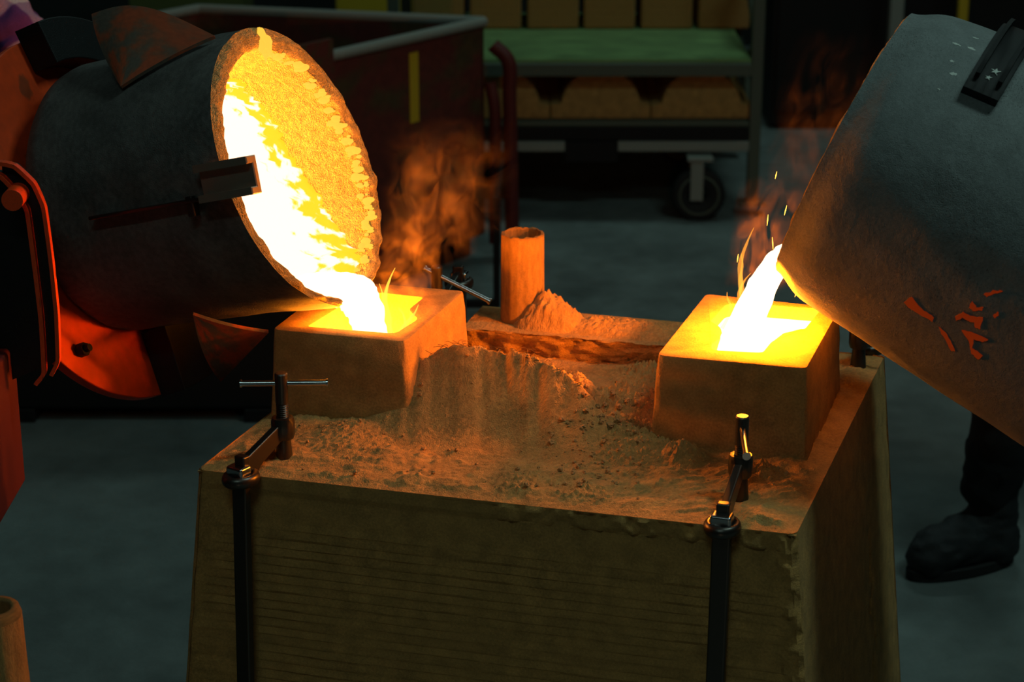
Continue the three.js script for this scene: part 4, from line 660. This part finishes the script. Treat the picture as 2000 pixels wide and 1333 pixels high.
// ---------------------------------------------------------------- flames, sparks, fibres, smoke
const flameMat = (o) => { const m = hotMat(1.6, 0.8, 0.08, { transparent: true, opacity: o }); return m; };
{
  const M1 = flameMat(0.55), M2 = flameMat(0.16);
  const flame = (p, h, lean, w, m, label) => { const d = V(...lean); const pts = [0, 0.3, 0.6, 0.85, 1].map((k, i) => V(p[0], p[1], p[2]).add(V(d.x * k * k * h + 0.006 * Math.sin(k * 6 + p[0] * 90), k * h, d.z * k * h))); w *= 0.62; tag(mesh('flame', sweep(pts, [w, w * 1.1, w * 0.8, w * 0.4, 0.0004], [w * 0.5, w * 0.6, w * 0.4, w * 0.2, 0.0003], V(1, 0, 0), 24, 10, 0.2), m), label, 'flame', 'flames over the basins'); };
  const la = 'thin yellow flame licking up from the basin under the dark ladle', lb = 'thin yellow flame licking up from the basin under the grey ladle';
  for (const a of [[[-0.178, 0.935, -3.02], 0.085, [0.35, 0, 0], 0.006], [[-0.170, 0.935, -3.05], 0.07, [-0.1, 0, 0], 0.004], [[-0.19, 0.935, -3.08], 0.10, [-0.25, 0, 0], 0.004], [[-0.155, 0.935, -3.03], 0.06, [0.3, 0, 0], 0.004], [[-0.200, 0.935, -3.10], 0.12, [0.1, 0, 0], 0.006]]) flame(...a, M1, la);
  for (const a of [[[0.355, 0.974, -3.06], 0.085, [0.2, 0, 0], 0.006], [[0.335, 0.974, -3.04], 0.06, [0.1, 0, 0], 0.005], [[0.37, 0.974, -3.08], 0.11, [-0.15, 0, 0], 0.006], [[0.385, 0.974, -3.06], 0.07, [-0.1, 0, 0], 0.005], [[0.36, 0.974, -3.09], 0.15, [0.1, 0, 0], 0.007]]) flame(...a, M2, lb);
  for (const [x, y, z, l, dx] of [[0.358, 1.058, -3.12, 0.014, 0.1], [0.405, 1.10, -3.05, 0.02, -0.1], [0.415, 1.115, -3.02, 0.015, 0.4], [0.398, 1.13, -3.08, 0.018, 0.05], [0.42, 1.155, -3.05, 0.016, 0.2], [0.41, 1.20, -3.1, 0.012, 0.2], [0.432, 1.045, -2.98, 0.012, 0.3]])
    tag(mesh('spark', sweep([V(x, y, z), V(x + dx * l * 0.5, y + l * 0.5, z), V(x + dx * l, y + l, z)], [0.0003, 0.0009, 0.0003], [0.0003, 0.0009, 0.0003], V(1, 0, 0), 6, 6), hotSpark()), 'tiny bright spark flying beside the stream from the grey ladle', 'spark', 'sparks by the grey ladle');
  // fibres sticking out of the ridge
  const list = []; for (let i = 0; i < 46; i++) { const x = -0.16 + 0.29 * rnd(), z = crestZ(x), y = TOP + sandHeight(x, z, 1) - 0.004, k = 0.008 + 0.014 * rnd(), a = rnd() * 6.28; list.push(new THREE.TubeGeometry(new THREE.CatmullRomCurve3([V(x, y, z), V(x + Math.cos(a) * k * 0.5, y + 0.004, z + Math.sin(a) * k * 0.4), V(x + Math.cos(a + 0.6) * k, y + 0.002, z + Math.sin(a + 0.6) * k * 0.7)]), 6, 0.00045, 4)); }
  tag(mesh('sand_fibres', merged(list), M.sand), 'thin pale fibres fraying from the crest of the sand ridge', 'fibre', null, 'stuff');
}
function hotSpark() { return M.spark ??= hotMat(4, 1.6, 0.2); }
function smoke(o, right, up, wave, tex, opacity, label) { // a curling veil of smoke: an undulating sheet with uneven density
  const n = right.clone().cross(up).normalize(), g = grid(50, 50, (u, v) => o.clone().addScaledVector(right, u - 0.5).addScaledVector(up, v).addScaledVector(n, wave * (n2(u * 2.2 + o.x * 9, v * 2.2) + 0.4 * n2(u * 5, v * 5 + o.z * 5))), 1, 1);
  const m = new THREE.MeshPhysicalMaterial({ color: 0xc8a67c, roughness: 1, transmission: 0.5, thickness: 0, transparent: true, opacity, alphaMap: tex, side: THREE.DoubleSide, specularIntensity: 0 });
  const k = mesh('smoke', g, m); k.castShadow = false; return tag(k, label, 'smoke', null, 'stuff');
}
const smokeTex = (s, e) => { const t = dataTex(256, (u, v) => { const wx = fbm2(u * 1.6 + s, v * 1.2, 2), wy = fbm2(u * 1.6 - s, v * 1.2 + 9, 2), d = fbm2(u * 2.2 + 0.9 * wx + s * 3, v * 1.7 + 0.9 * wy, 3), edge = smooth(0, 0.35, u) * smooth(1, 0.65, u) * smooth(0, 0.15, v) * smooth(1, 0.45, v); const a = clamp(0.36 + d * 0.65) * edge * e; return [a, a, a]; }); t.wrapS = t.wrapT = THREE.ClampToEdgeWrapping; return t; };
{
  const la = 'orange lit smoke curling beside the mouth of the dark ladle', lb = 'thin smoke rising behind the stream of the grey ladle';
  smoke(V(-0.135, 1.02, -3.20), V(0.16, 0, -0.05), V(0.02, 0.24, 0), 0.03, smokeTex(1.3, 1), 0.34, la);
  smoke(V(-0.11, 1.03, -3.34), V(0.24, 0, 0.04), V(0.01, 0.22, 0), 0.04, smokeTex(4.7, 1), 0.26, la);
  smoke(V(-0.18, 0.985, -3.13), V(0.13, 0, 0.02), V(0.03, 0.16, 0), 0.02, smokeTex(8.1, 1), 0.26, la);
  smoke(V(0.40, 1.0, -3.14), V(0.13, 0, 0.02), V(0.02, 0.20, 0), 0.02, smokeTex(2.9, 1), 0.16, lb);
  smoke(V(0.47, 1.12, -3.25), V(0.16, 0, 0.03), V(0.06, 0.30, 0), 0.04, smokeTex(6.3, 1), 0.05, lb);
}

renderer.render(scene, camera);
